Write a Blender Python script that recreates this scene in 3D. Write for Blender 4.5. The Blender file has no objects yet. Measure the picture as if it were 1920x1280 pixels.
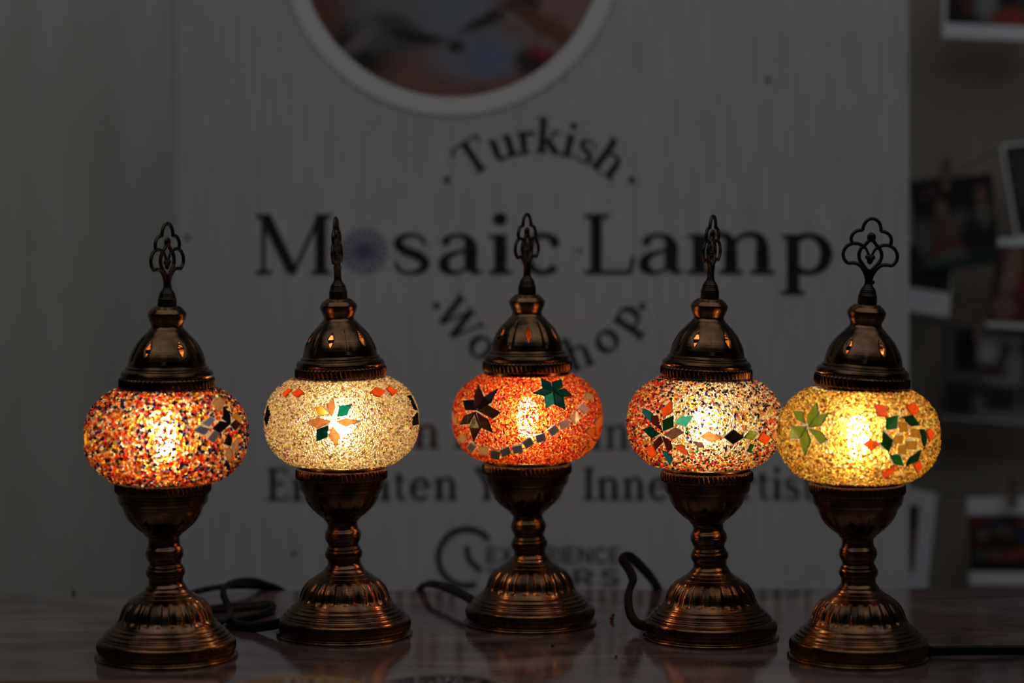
import bpy, math, random
import numpy as np
from math import sin, cos, pi, radians, sqrt, atan2, hypot

sc = bpy.context.scene
COL = sc.collection
random.seed(7)
RNG = np.random.default_rng(11)

# ------------------------------------------------------------------ camera
TAB = 0.75                    # table top height
CAMH = 0.377                  # camera above the table top
CZ = TAB + CAMH
FPX = 4800.0
cam_d = bpy.data.cameras.new('camera')
cam = bpy.data.objects.new('camera', cam_d)
COL.objects.link(cam)
cam.location = (0, 0, CZ)
cam.rotation_euler = (radians(90), 0, 0)
cam_d.sensor_width = 36
cam_d.lens = 90
cam_d.shift_y = -340 / 1920
cam_d.clip_start = 0.05
cam_d.dof.use_dof = True
cam_d.dof.focus_distance = 1.985
cam_d.dof.aperture_fstop = 3.0
sc.camera = cam

# ------------------------------------------------------------------ light
w = bpy.data.worlds.new('world')
sc.world = w
w.use_nodes = True
w.node_tree.nodes['Background'].inputs[0].default_value = (0.92, 0.97, 1.0, 1)
w.node_tree.nodes['Background'].inputs[1].default_value = 0.010
ld = bpy.data.lights.new('ceiling_light', 'AREA')
ld.shape = 'RECTANGLE'
ld.size = 4.8
ld.size_y = 2.4
ld.energy = 17.8
ld.color = (0.93, 0.98, 1.0)
lo = bpy.data.objects.new('ceiling_light', ld)
COL.objects.link(lo)
lo.location = (0.1, 1.2, 3.1)
lo.rotation_euler = (radians(14), 0, 0)

sc.view_settings.view_transform = 'Standard'
sc.view_settings.look = 'None'
sc.view_settings.exposure = 0.0
sc.view_settings.gamma = 1.0
sc.view_settings.use_curve_mapping = False
sc.cycles.use_denoising = True
sc.cycles.caustics_refractive = False
sc.cycles.caustics_reflective = False
sc.cycles.sample_clamp_indirect = 4.0
sc.cycles.transparent_max_bounces = 24

BULB_POWER = 74.0

# ------------------------------------------------------------------ helpers
def P(px, py, d):
    """world point that lies on the sight line of photo pixel (px, py) at depth d"""
    return ((px - 960) * d / FPX, d, CZ - (py - 300) * d / FPX)

def table_d(py):
    return FPX * CAMH / (py - 300)

def tag(o, label=None, cat=None, group=None, kind=None):
    if label: o['label'] = label
    if cat: o['category'] = cat
    if group: o['group'] = group
    if kind: o['kind'] = kind
    return o

def link(name, data, mat=None, parent=None, loc=(0, 0, 0), rot=(0, 0, 0)):
    o = bpy.data.objects.new(name, data)
    COL.objects.link(o)
    if mat is not None and not data.materials:
        data.materials.append(mat)
    o.parent = parent
    o.location = loc
    o.rotation_euler = rot
    return o

def mesh(name, verts, faces, smooth=True, cols=None):
    me = bpy.data.meshes.new(name)
    me.from_pydata([tuple(v) for v in verts], [], [tuple(f) for f in faces])
    me.polygons.foreach_set('use_smooth', [smooth] * len(me.polygons))
    if cols is not None:
        a = me.color_attributes.new('Col', 'FLOAT_COLOR', 'POINT')
        c = np.ones((len(me.vertices), 4), dtype=np.float32)
        c[:, :3] = np.asarray(cols, dtype=np.float32)[:, :3]
        a.data.foreach_set('color', c.ravel())
    me.update()
    return me

def np_mesh(name, verts, loops, starts, totals, cols=None, smooth=True):
    me = bpy.data.meshes.new(name)
    me.vertices.add(len(verts))
    me.vertices.foreach_set('co', np.asarray(verts, dtype=np.float32).ravel())
    me.loops.add(len(loops))
    me.loops.foreach_set('vertex_index', np.asarray(loops, dtype=np.int32))
    me.polygons.add(len(starts))
    me.polygons.foreach_set('loop_start', np.asarray(starts, dtype=np.int32))
    me.polygons.foreach_set('use_smooth', np.full(len(starts), smooth))
    if cols is not None:
        a = me.color_attributes.new('Col', 'FLOAT_COLOR', 'POINT')
        c = np.ones((len(verts), 4), dtype=np.float32)
        c[:, :3] = cols
        a.data.foreach_set('color', c.ravel())
    me.update(calc_edges=True)
    me.validate()
    return me

def box_geo(x0, x1, y0, y1, z0, z1):
    v = [(x0, y0, z0), (x1, y0, z0), (x1, y1, z0), (x0, y1, z0), (x0, y0, z1), (x1, y0, z1), (x1, y1, z1), (x0, y1, z1)]
    f = [(0, 3, 2, 1), (4, 5, 6, 7), (0, 1, 5, 4), (1, 2, 6, 5), (2, 3, 7, 6), (3, 0, 4, 7)]
    return v, f

def bevel(o, wdt, seg=3):
    m = o.modifiers.new('bevel', 'BEVEL')
    m.width = wdt
    m.segments = seg
    m.limit_method = 'ANGLE'
    return o

def catmull(pts, n):
    pts = [tuple(p) for p in pts]
    if len(pts) < 3:
        k = len(pts[0])
        return [tuple(pts[0][j] + (pts[1][j] - pts[0][j]) * t / n for j in range(k)) for t in range(n + 1)]
    out = []
    ext = [tuple(2 * a - b for a, b in zip(pts[0], pts[1]))] + pts + [tuple(2 * a - b for a, b in zip(pts[-1], pts[-2]))]
    for i in range(1, len(ext) - 2):
        p0, p1, p2, p3 = ext[i - 1], ext[i], ext[i + 1], ext[i + 2]
        for s in range(n):
            t = s / n
            out.append(tuple(0.5 * (2 * b + (c - a) * t + (2 * a - 5 * b + 4 * c - d) * t * t + (3 * b - a - 3 * c + d) * t ** 3)
                             for a, b, c, d in zip(p0, p1, p2, p3)))
    out.append(pts[-1])
    return out

class Geo:
    def __init__(s):
        s.v = []
        s.f = []
        s.c = []
    def add(s, v, f, col=None):
        b = len(s.v)
        s.v += [tuple(p) for p in v]
        s.f += [tuple(i + b for i in q) for q in f]
        if col is not None:
            s.c += [col] * len(v)
    def mesh(s, name, smooth=True):
        return mesh(name, s.v, s.f, smooth, s.c if s.c else None)

def tube_geo(pts, rad, seg=10, flat=1.0, twist=None, up=(0, 0, 1)):
    """sweep of an ellipse (rad x rad*flat) along pts; twist = angles in degrees per point"""
    pts = [np.array(p, float) for p in pts]
    n = len(pts)
    v, f = [], []
    prev = None
    for i, p in enumerate(pts):
        t = pts[min(i + 1, n - 1)] - pts[max(i - 1, 0)]
        t /= max(np.linalg.norm(t), 1e-9)
        u = np.array(up, float) if prev is None else prev
        b = np.cross(t, u)
        if np.linalg.norm(b) < 1e-4:
            b = np.cross(t, np.array((1.0, 0.3, 0.1)))
        b /= np.linalg.norm(b)
        u = np.cross(b, t)
        prev = u
        tw = radians(twist[i]) if twist else 0
        B = b * cos(tw) + u * sin(tw)
        U = -b * sin(tw) + u * cos(tw)
        r = rad[i] if hasattr(rad, '__len__') else rad
        for k in range(seg):
            a = 2 * pi * k / seg
            v.append(tuple(p + B * r * cos(a) + U * r * flat * sin(a)))
    for i in range(n - 1):
        for k in range(seg):
            k2 = (k + 1) % seg
            f.append((i * seg + k, i * seg + k2, (i + 1) * seg + k2, (i + 1) * seg + k))
    f.append(tuple(reversed(range(seg))))
    f.append(tuple((n - 1) * seg + k for k in range(seg)))
    return v, f

def sphere_geo(c, rx, ry=None, rz=None, nu=14, nv=9):
    ry = rx if ry is None else ry
    rz = rx if rz is None else rz
    v = [(c[0], c[1], c[2] - rz)]
    f = []
    for j in range(1, nv):
        a = -pi / 2 + pi * j / nv
        for i in range(nu):
            t = 2 * pi * i / nu
            v.append((c[0] + rx * cos(a) * cos(t), c[1] + ry * cos(a) * sin(t), c[2] + rz * sin(a)))
    v.append((c[0], c[1], c[2] + rz))
    top = len(v) - 1
    for i in range(nu):
        i2 = (i + 1) % nu
        f.append((0, 1 + i2, 1 + i))
        for j in range(nv - 2):
            a = 1 + j * nu
            f.append((a + i, a + i2, a + nu + i2, a + nu + i))
        f.append((1 + (nv - 2) * nu + i, 1 + (nv - 2) * nu + i2, top))
    return v, f

# ------------------------------------------------------------------ materials
def new_mat(name):
    m = bpy.data.materials.new(name)
    m.use_nodes = True
    nt = m.node_tree
    nt.nodes.clear()
    out = nt.nodes.new('ShaderNodeOutputMaterial')
    return m, nt, out

def N(nt, typ, **kw):
    n = nt.nodes.new(typ)
    for k, v in kw.items():
        if k.startswith('i_'):
            n.inputs[k[2:].replace('_', ' ')].default_value = v
        else:
            setattr(n, k, v)
    return n

def principled(name, col, rough=0.5, metal=0.0, spec=0.5, noise=None, bump=None, col2=None, nscale=(1, 1, 1), attr=False, coat=0.0):
    m, nt, out = new_mat(name)
    b = N(nt, 'ShaderNodeBsdfPrincipled')
    b.inputs['Base Color'].default_value = (*col, 1)
    b.inputs['Roughness'].default_value = rough
    b.inputs['Metallic'].default_value = metal
    b.inputs['Specular IOR Level'].default_value = spec
    b.inputs['Coat Weight'].default_value = coat
    nt.links.new(b.outputs[0], out.inputs[0])
    if attr:
        a = N(nt, 'ShaderNodeAttribute', attribute_name='Col')
        nt.links.new(a.outputs['Color'], b.inputs['Base Color'])
    if col2 is not None or bump is not None:
        tc = N(nt, 'ShaderNodeTexCoord')
        mp = N(nt, 'ShaderNodeMapping')
        mp.inputs['Scale'].default_value = nscale
        nt.links.new(tc.outputs['Object'], mp.inputs[0])
        ns = N(nt, 'ShaderNodeTexNoise')
        ns.inputs['Scale'].default_value = noise or 5
        ns.inputs['Detail'].default_value = 6
        nt.links.new(mp.outputs[0], ns.inputs['Vector'])
        if col2 is not None:
            r = N(nt, 'ShaderNodeValToRGB')
            r.color_ramp.elements[0].position = 0.3
            r.color_ramp.elements[0].color = (*col, 1)
            r.color_ramp.elements[1].position = 0.7
            r.color_ramp.elements[1].color = (*col2, 1)
            nt.links.new(ns.outputs[0], r.inputs[0])
            nt.links.new(r.outputs[0], b.inputs['Base Color'])
        if bump is not None:
            bp = N(nt, 'ShaderNodeBump')
            bp.inputs['Strength'].default_value = bump[0]
            bp.inputs['Distance'].default_value = bump[1]
            nt.links.new(ns.outputs[0], bp.inputs['Height'])
            nt.links.new(bp.outputs[0], b.inputs['Normal'])
    return m

def metal_mat(name, c1, c2, rough):
    """antique spun metal: turning lines plus blotchy patina"""
    m, nt, out = new_mat(name)
    b = N(nt, 'ShaderNodeBsdfPrincipled')
    b.inputs['Metallic'].default_value = 1.0
    b.inputs['Roughness'].default_value = rough
    tc = N(nt, 'ShaderNodeTexCoord')
    n1 = N(nt, 'ShaderNodeTexNoise')
    n1.inputs['Scale'].default_value = 60
    n1.inputs['Detail'].default_value = 5
    nt.links.new(tc.outputs['Object'], n1.inputs['Vector'])
    r = N(nt, 'ShaderNodeValToRGB')
    r.color_ramp.elements[0].position = 0.35
    r.color_ramp.elements[0].color = (*c1, 1)
    r.color_ramp.elements[1].position = 0.68
    r.color_ramp.elements[1].color = (*c2, 1)
    nt.links.new(n1.outputs[0], r.inputs[0])
    nt.links.new(r.outputs[0], b.inputs['Base Color'])
    mp = N(nt, 'ShaderNodeMapping')
    mp.inputs['Scale'].default_value = (6, 6, 1500)
    nt.links.new(tc.outputs['Object'], mp.inputs[0])
    n2 = N(nt, 'ShaderNodeTexNoise')
    n2.inputs['Scale'].default_value = 1
    n2.inputs['Detail'].default_value = 2
    nt.links.new(mp.outputs[0], n2.inputs['Vector'])
    bp = N(nt, 'ShaderNodeBump')
    bp.inputs['Strength'].default_value = 0.6
    bp.inputs['Distance'].default_value = 0.00025
    nt.links.new(n2.outputs[0], bp.inputs['Height'])
    nt.links.new(bp.outputs[0], b.inputs['Normal'])
    nt.links.new(b.outputs[0], out.inputs[0])
    return m

def glass_mix(name, col=None, attr=False, trans=0.5, refr=0.3, clear=0.15, gloss=0.05, refr_rough=0.08, noise=0.0, haze=0.0):
    """stained glass: scatters the light from behind, bends it, lets some straight through and glints"""
    m, nt, out = new_mat(name)
    if attr:
        a = N(nt, 'ShaderNodeAttribute', attribute_name='Col')
        csock = a.outputs['Color']
    else:
        a = N(nt, 'ShaderNodeRGB')
        a.outputs[0].default_value = (*col, 1)
        csock = a.outputs[0]
        if noise:
            tc = N(nt, 'ShaderNodeTexCoord')
            ns = N(nt, 'ShaderNodeTexNoise')
            ns.inputs['Scale'].default_value = 260
            ns.inputs['Detail'].default_value = 4
            nt.links.new(tc.outputs['Object'], ns.inputs['Vector'])
            mr = N(nt, 'ShaderNodeMapRange')
            mr.inputs['To Min'].default_value = 1 - noise
            mr.inputs['To Max'].default_value = 1 + noise
            nt.links.new(ns.outputs[0], mr.inputs['Value'])
            vm = N(nt, 'ShaderNodeVectorMath', operation='SCALE')
            nt.links.new(csock, vm.inputs[0])
            nt.links.new(mr.outputs[0], vm.inputs['Scale'])
            csock = vm.outputs[0]
    tr = N(nt, 'ShaderNodeBsdfTranslucent')
    rf = N(nt, 'ShaderNodeBsdfRefraction')
    rf.inputs['IOR'].default_value = 1.45
    rf.inputs['Roughness'].default_value = refr_rough
    rf2 = N(nt, 'ShaderNodeBsdfRefraction')
    rf2.inputs['IOR'].default_value = 1.4
    rf2.inputs['Roughness'].default_value = 0.6
    tp = N(nt, 'ShaderNodeBsdfTransparent')
    gl = N(nt, 'ShaderNodeBsdfGlossy')
    gl.inputs['Roughness'].default_value = 0.12
    df = N(nt, 'ShaderNodeBsdfDiffuse')
    for n in (tr, rf, rf2, tp, df):
        nt.links.new(csock, n.inputs['Color'])
    tot = trans
    cur = tr.outputs[0]
    for sh, wgt in ((rf, refr), (rf2, haze), (tp, clear), (df, 0.08), (gl, gloss)):
        if wgt <= 0:
            continue
        tot += wgt
        mx = N(nt, 'ShaderNodeMixShader')
        mx.inputs[0].default_value = wgt / tot
        nt.links.new(cur, mx.inputs[1])
        nt.links.new(sh.outputs[0], mx.inputs[2])
        cur = mx.outputs[0]
    nt.links.new(cur, out.inputs[0])
    return m

M = {}
M['brass'] = metal_mat('antique_brass', (0.040, 0.026, 0.017), (0.24, 0.125, 0.064), 0.19)
M['brass_inner'] = principled('brightened_brass_inside', (0.60, 0.29, 0.11), 0.5, metal=1.0)  # cap inside made brighter in colour so its holes seem to glow
M['brass_dark'] = metal_mat('blackened_brass', (0.03, 0.024, 0.02), (0.085, 0.058, 0.04), 0.34)
M['bead'] = glass_mix('glass_beads', attr=True, trans=0.34, refr=0.32, haze=0.32, clear=0.004, gloss=0.05, refr_rough=0.12)
M['shell'] = glass_mix('glued_clear_glass', col=(0.95, 0.86, 0.72), trans=0.10, refr=0.0, clear=0.72, gloss=0.04)
def emit(name, col, s):
    m, nt, out = new_mat(name)
    e = N(nt, 'ShaderNodeEmission')
    e.inputs[0].default_value = (*col, 1)
    e.inputs[1].default_value = s
    nt.links.new(e.outputs[0], out.inputs[0])
    return m
M['bulb'] = emit('lit_bulb', (1.0, 0.74, 0.42), BULB_POWER)
M['holder'] = principled('bulb_holder_plastic', (0.55, 0.5, 0.42), 0.5)
M['cord'] = principled('black_rubber_cord', (0.004, 0.0035, 0.0035), 0.5, spec=0.2)
M['ink'] = principled('black_ink', (0.030, 0.027, 0.029), 0.85, spec=0.1)
M['ink_grey'] = principled('grey_ink', (0.075, 0.077, 0.083), 0.85, spec=0.1)
M['ink_red'] = principled('red_ink', (0.15, 0.042, 0.044), 0.85, spec=0.1)
M['ink_navy'] = principled('navy_ink', (0.045, 0.06, 0.10), 0.85, spec=0.1)
M['ink_teal'] = principled('teal_ink', (0.06, 0.12, 0.125), 0.85, spec=0.1)
M['ink_blue'] = principled('blue_ink', (0.125, 0.14, 0.27), 0.85, spec=0.1)
M['print_white'] = principled('white_print', (0.73, 0.75, 0.77), 0.8, spec=0.1)
M['canvas'] = principled('banner_canvas', (0.49, 0.508, 0.55), 0.9, spec=0.1, noise=9, col2=(0.578, 0.60, 0.642), nscale=(14, 1, 1.4), bump=(0.2, 0.001))
M['plaster'] = principled('pale_wall', (0.53, 0.52, 0.475), 0.9, spec=0.1, noise=7, col2=(0.645, 0.638, 0.59), nscale=(3.2, 1, 0.7), bump=(0.2, 0.002))
M['brown_wall'] = principled('brown_wall', (0.28, 0.24, 0.20), 0.9, spec=0.1, noise=8, col2=(0.345, 0.30, 0.255), nscale=(4, 1, 0.5))
M['floor'] = principled('floor_stone', (0.10, 0.09, 0.08), 0.6, noise=4, col2=(0.14, 0.125, 0.11))
M['picture'] = principled('photo_print', (0.1, 0.1, 0.1), 0.45, spec=0.3, attr=True)
M['paper'] = principled('photo_paper', (0.86, 0.86, 0.92), 0.6, spec=0.2)
M['peg'] = principled('peg_wood', (0.16, 0.11, 0.075), 0.7, noise=40, col2=(0.20, 0.14, 0.1), nscale=(1, 1, 0.2))
M['string'] = principled('jute_string', (0.10, 0.08, 0.06), 0.9)
M['wood'] = principled('red_brown_wood', (0.11, 0.045, 0.025), 0.35, noise=6, col2=(0.16, 0.06, 0.03), nscale=(2, 18, 18))
M['dish_dark'] = principled('dark_dish', (0.015, 0.013, 0.013), 0.3)
M['dish_amber'] = principled('amber_dish', (0.32, 0.17, 0.04), 0.35)
M['loose'] = principled('loose_bead_glass', (0.3, 0.2, 0.1), 0.15, attr=True)

def table_mat():
    m, nt, out = new_mat('polished_table')
    b = N(nt, 'ShaderNodeBsdfPrincipled')
    tc = N(nt, 'ShaderNodeTexCoord')
    mp = N(nt, 'ShaderNodeMapping')
    mp.inputs['Scale'].default_value = (3.2, 9.0, 1)
    nt.links.new(tc.outputs['Object'], mp.inputs[0])
    n1 = N(nt, 'ShaderNodeTexNoise')
    n1.inputs['Scale'].default_value = 2.2
    n1.inputs['Detail'].default_value = 8
    n1.inputs['Distortion'].default_value = 1.2
    nt.links.new(mp.outputs[0], n1.inputs['Vector'])
    r = N(nt, 'ShaderNodeValToRGB')
    cr = r.color_ramp
    cr.elements[0].position = 0.30
    cr.elements[0].color = (0.055, 0.033, 0.032, 1)
    cr.elements[1].position = 0.72
    cr.elements[1].color = (0.27, 0.205, 0.205, 1)
    e = cr.elements.new(0.5)
    e.color = (0.155, 0.10, 0.096, 1)
    nt.links.new(n1.outputs[0], r.inputs[0])
    nt.links.new(r.outputs[0], b.inputs['Base Color'])
    b.inputs['Specular IOR Level'].default_value = 0.6
    b.inputs['Coat Weight'].default_value = 0.7
    b.inputs['Coat IOR'].default_value = 1.7
    b.inputs['Coat Roughness'].default_value = 0.09
    mr = N(nt, 'ShaderNodeMapRange')
    mr.inputs['To Min'].default_value = 0.04
    mr.inputs['To Max'].default_value = 0.13
    nt.links.new(n1.outputs[0], mr.inputs['Value'])
    nt.links.new(mr.outputs[0], b.inputs['Roughness'])
    n2 = N(nt, 'ShaderNodeTexNoise')
    n2.inputs['Scale'].default_value = 26
    n2.inputs['Detail'].default_value = 2
    nt.links.new(mp.outputs[0], n2.inputs['Vector'])
    bp = N(nt, 'ShaderNodeBump')
    bp.inputs['Strength'].default_value = 0.16
    bp.inputs['Distance'].default_value = 0.0006
    nt.links.new(n2.outputs[0], bp.inputs['Height'])
    nt.links.new(bp.outputs[0], b.inputs['Normal'])
    nt.links.new(bp.outputs[0], b.inputs['Coat Normal'])
    nt.links.new(b.outputs[0], out.inputs[0])
    return m
M['table'] = table_mat()

# ------------------------------------------------------------------ setting
D_WALL = 2.80
v, f = box_geo(-2.6, 2.6, -0.6, D_WALL + 0.1, -0.08, 0.0)
tag(link('floor', mesh('floor', v, f, False), M['floor']), 'stone floor under the table', kind='structure')
v, f = box_geo(-2.6, 0.25, D_WALL, D_WALL + 0.1, 0.0, 3.0)
tag(link('wall_left', mesh('wall_left', v, f, False), M['plaster']), 'pale grey streaked wall behind the left of the banner', kind='structure')
v, f = box_geo(0.25, 2.6, D_WALL, D_WALL + 0.1, 0.0, 3.0)
tag(link('wall_right', mesh('wall_right', v, f, False), M['brown_wall']), 'dark brown wall with hung photo prints', kind='structure')

# table: a polished slab on four legs, its rear edge turned a little
table = bpy.data.objects.new('table', None)
COL.objects.link(table)
table.location = (0, 2.248, 0)
table.rotation_euler = (0, 0, radians(1.4))
tag(table, 'long polished dark red brown table carrying the five lamps', 'table')
v, f = box_geo(-1.05, 1.05, -0.86, 0.0, TAB - 0.035, TAB)
bevel(link('tabletop', mesh('tabletop', v, f, False), M['table'], table), 0.002, 2)
for sx in (-0.98, 0.98):
    for sy in (-0.80, -0.07):
        v, f = box_geo(sx - 0.03, sx + 0.03, sy - 0.03, sy + 0.03, 0.0, TAB - 0.035)
        link('leg', mesh('leg', v, f, False), M['wood'], table)

# ------------------------------------------------------------------ lettering engine
TH, TN, SF = 0.185, 0.085, 0.068
XH = 0.68

def strip(pts, wd, smooth=6):
    """flat pen stroke along pts with widths wd -> list of quads"""
    if not hasattr(wd, '__len__'):
        wd = [wd] * len(pts)
    q = [(p[0], p[1], a) for p, a in zip(pts, wd)]
    if len(q) > 2:
        q = catmull(q, smooth)
    L, R = [], []
    for i in range(len(q)):
        a = q[max(i - 1, 0)]
        b = q[min(i + 1, len(q) - 1)]
        dx, dy = b[0] - a[0], b[1] - a[1]
        l = hypot(dx, dy) or 1
        nx, ny = -dy / l, dx / l
        h = q[i][2] / 2
        L.append((q[i][0] + nx * h, q[i][1] + ny * h))
        R.append((q[i][0] - nx * h, q[i][1] - ny * h))
    return [[R[i], R[i + 1], L[i + 1], L[i]] for i in range(len(q) - 1)]

def arc(cx, cy, rx, ry, a0, a1, thick=TH, thin=TN, n=24):
    pts, wd = [], []
    for i in range(n + 1):
        a = radians(a0 + (a1 - a0) * i / n)
        pts.append((cx + rx * cos(a), cy + ry * sin(a)))
        wd.append(thin + (thick - thin) * abs(cos(a)) ** 1.6)
    return strip(pts, wd, 1)

def disc(cx, cy, r, n=16):
    return [[(cx + r * cos(2 * pi * i / n), cy + r * sin(2 * pi * i / n)) for i in range(n)]]

def vs(x, y0, y1, wd=TH):
    return strip([(x, y0), (x, y1)], wd)

def hs(x0, x1, y, wd=SF):
    return strip([(x0, y), (x1, y)], wd)

def arch(x0, x1, top=XH):
    """shoulder from stem x0 over into stem x1 and down to the foot"""
    return strip([(x0 + 0.03, top * 0.70), (x0 + 0.14, top * 0.93), (x1 - 0.10, top * 0.97), (x1 - 0.01, top * 0.80), (x1, top * 0.55)],
                 [0.05, 0.075, 0.10, 0.15, TH]) + vs(x1, 0, top * 0.56)

def foot(x, y=SF / 2, a=0.17):
    return hs(x - a, x + a, y)

G = {}
G['M'] = vs(0.13, 0, 1, 0.07) + strip([(0.15, 0.98), (0.62, 0.04)], TH) + strip([(0.62, 0.0), (1.08, 0.98)], 0.07) + vs(1.10, 0, 1) + \
    foot(0.13, SF / 2, 0.14) + foot(1.10) + hs(-0.01, 0.24, 1 - SF / 2) + hs(1.02, 1.28, 1 - SF / 2)
G['L'] = vs(0.21, 0, 1) + hs(0.02, 0.42, 1 - SF / 2) + hs(0.02, 0.80, SF / 2) + strip([(0.76, 0.0), (0.83, 0.30)], 0.07)
G['s'] = strip([(0.49, 0.48), (0.43, 0.61), (0.29, 0.655), (0.14, 0.60), (0.11, 0.49), (0.22, 0.39), (0.40, 0.30), (0.49, 0.18), (0.43, 0.07), (0.28, 0.025), (0.13, 0.07), (0.07, 0.21)],
               [0.05, 0.06, 0.06, 0.10, 0.13, 0.15, 0.15, 0.13, 0.10, 0.06, 0.06, 0.05])
G['a'] = strip([(0.12, 0.49), (0.17, 0.60), (0.30, 0.65), (0.44, 0.60), (0.49, 0.47), (0.49, 0.30)], [0.13, 0.09, 0.06, 0.11, TH, TH]) + vs(0.49, 0.06, 0.34) + \
    strip([(0.46, 0.40), (0.28, 0.36), (0.13, 0.26), (0.12, 0.11), (0.24, 0.03), (0.36, 0.06), (0.46, 0.14)], [0.05, 0.07, 0.13, 0.15, 0.08, 0.05, 0.05]) + \
    strip([(0.49, 0.12), (0.55, 0.03), (0.66, 0.06)], [0.14, 0.07, 0.05])
G['i'] = vs(0.2, 0, 0.66) + foot(0.2) + strip([(0.03, 0.62), (0.2, 0.64)], 0.06) + disc(0.19, 0.92, 0.105)
G['c'] = arc(0.33, XH / 2, 0.26, 0.31, 40, 318) + disc(0.52, 0.52, 0.075)
G['n'] = vs(0.2, 0, 0.66) + foot(0.2) + strip([(0.03, 0.62), (0.2, 0.65)], 0.06) + arch(0.2, 0.63) + foot(0.63)
G['m'] = G['n'] + arch(0.63, 1.06) + foot(1.06)
G['p'] = vs(0.2, -0.34, 0.66) + foot(0.2, -0.34 + SF / 2, 0.18) + strip([(0.03, 0.62), (0.2, 0.65)], 0.06) + arc(0.42, XH / 2, 0.27, 0.31, 150, -150)
G['T'] = hs(0.0, 0.86, 0.97) + vs(0.43, 0, 0.97) + foot(0.43) + strip([(0.03, 0.98), (0.0, 0.74)], 0.06) + strip([(0.83, 0.98), (0.86, 0.74)], 0.06)
G['u'] = vs(0.17, 0.22, 0.66) + strip([(0.17, 0.26), (0.20, 0.08), (0.34, 0.03), (0.52, 0.16)], [TH, 0.14, 0.08, 0.05]) + vs(0.58, 0, 0.66) + \
    hs(0.02, 0.17, 0.63) + hs(0.44, 0.58, 0.63) + hs(0.58, 0.74, SF / 2)
G['r'] = vs(0.2, 0, 0.66) + foot(0.2) + strip([(0.03, 0.62), (0.2, 0.65)], 0.06) + strip([(0.24, 0.46), (0.34, 0.60), (0.46, 0.62)], [0.05, 0.08, 0.08]) + disc(0.46, 0.57, 0.08)
G['k'] = vs(0.2, 0, 1.04) + foot(0.2) + strip([(0.03, 1.0), (0.2, 1.03)], 0.06) + strip([(0.26, 0.28), (0.56, 0.64)], 0.065) + hs(0.44, 0.70, 0.64) + \
    strip([(0.34, 0.40), (0.62, 0.02)], TH) + hs(0.48, 0.76, SF / 2)
G['h'] = vs(0.2, 0, 1.04) + foot(0.2) + strip([(0.03, 1.0), (0.2, 1.03)], 0.06) + arch(0.2, 0.63) + foot(0.63)
G['W'] = strip([(0.12, 1.0), (0.38, 0.0)], TH) + strip([(0.38, 0.0), (0.66, 0.98)], 0.065) + strip([(0.64, 1.0), (0.90, 0.0)], TH) + strip([(0.90, 0.0), (1.18, 0.98)], 0.065) + \
    hs(-0.04, 0.28, 1 - SF / 2) + hs(0.50, 0.80, 1 - SF / 2) + hs(1.04, 1.30, 1 - SF / 2)
G['o'] = arc(0.35, XH / 2, 0.27, 0.31, 0, 360)
G['E'] = vs(0.2, 0, 1) + hs(0.02, 0.68, SF / 2) + hs(0.02, 0.66, 1 - SF / 2) + hs(0.2, 0.52, 0.52) + strip([(0.65, 0), (0.69, 0.25)], 0.06) + \
    strip([(0.63, 1.0), (0.66, 0.77)], 0.06) + vs(0.52, 0.40, 0.64, 0.05)
G['l'] = vs(0.2, 0, 1.04) + foot(0.2) + strip([(0.03, 1.0), (0.2, 1.03)], 0.06)
G['g'] = arc(0.31, 0.45, 0.20, 0.19, 0, 360) + strip([(0.2, 0.28), (0.15, 0.17), (0.30, 0.10), (0.50, 0.04), (0.54, -0.12), (0.40, -0.26), (0.20, -0.26), (0.09, -0.14), (0.2, 0.0)],
                                                     [0.06, 0.08, 0.10, 0.13, 0.11, 0.06, 0.07, 0.08, 0.05]) + strip([(0.46, 0.56), (0.60, 0.62)], 0.07)
G['t'] = vs(0.2, 0.14, 0.84, 0.14) + hs(0.03, 0.42, 0.64) + strip([(0.2, 0.2), (0.23, 0.06), (0.33, 0.03), (0.43, 0.10)], [0.14, 0.11, 0.07, 0.05])
G['e'] = arc(0.33, XH / 2, 0.26, 0.31, 8, 322) + hs(0.10, 0.60, 0.38, 0.055)
G['Y'] = strip([(0.12, 1.0), (0.44, 0.44)], TH) + strip([(0.44, 0.44), (0.76, 0.98)], 0.065) + vs(0.44, 0, 0.5) + foot(0.44) + hs(-0.03, 0.28, 1 - SF / 2) + hs(0.62, 0.88, 1 - SF / 2)
G['I'] = vs(0.2, 0, 1) + foot(0.2, SF / 2, 0.18) + foot(0.2, 1 - SF / 2, 0.18)
G['A'] = strip([(0.10, 0.0), (0.44, 1.0)], 0.065) + strip([(0.42, 1.02), (0.78, 0.0)], TH) + hs(0.22, 0.62, 0.34) + foot(0.10, SF / 2, 0.13) + foot(0.78, SF / 2, 0.16)
SANS = {}
k = 0.15
SANS['E'] = vs(0.08, 0, 1, k) + hs(0, 0.6, k / 2, k) + hs(0, 0.6, 1 - k / 2, k) + hs(0, 0.55, 0.5, k)
SANS['X'] = strip([(0.05, 0), (0.65, 1)], k) + strip([(0.65, 0), (0.05, 1)], k)
SANS['P'] = vs(0.08, 0, 1, k) + strip([(0, 0.93), (0.4, 0.93), (0.6, 0.72), (0.4, 0.45), (0, 0.45)], k)
SANS['R'] = SANS['P'] + strip([(0.3, 0.45), (0.62, 0)], k)
SANS['I'] = vs(0.08, 0, 1, k)
SANS['N'] = vs(0.08, 0, 1, k) + vs(0.64, 0, 1, k) + strip([(0.08, 0.97), (0.64, 0.03)], k)
SANS['C'] = arc(0.38, 0.5, 0.32, 0.43, 45, 315, k, k)
SANS['T'] = hs(0, 0.7, 1 - k / 2, k) + vs(0.35, 0, 1, k)
SANS['O'] = arc(0.40, 0.5, 0.34, 0.43, 0, 360, k, k)
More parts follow.
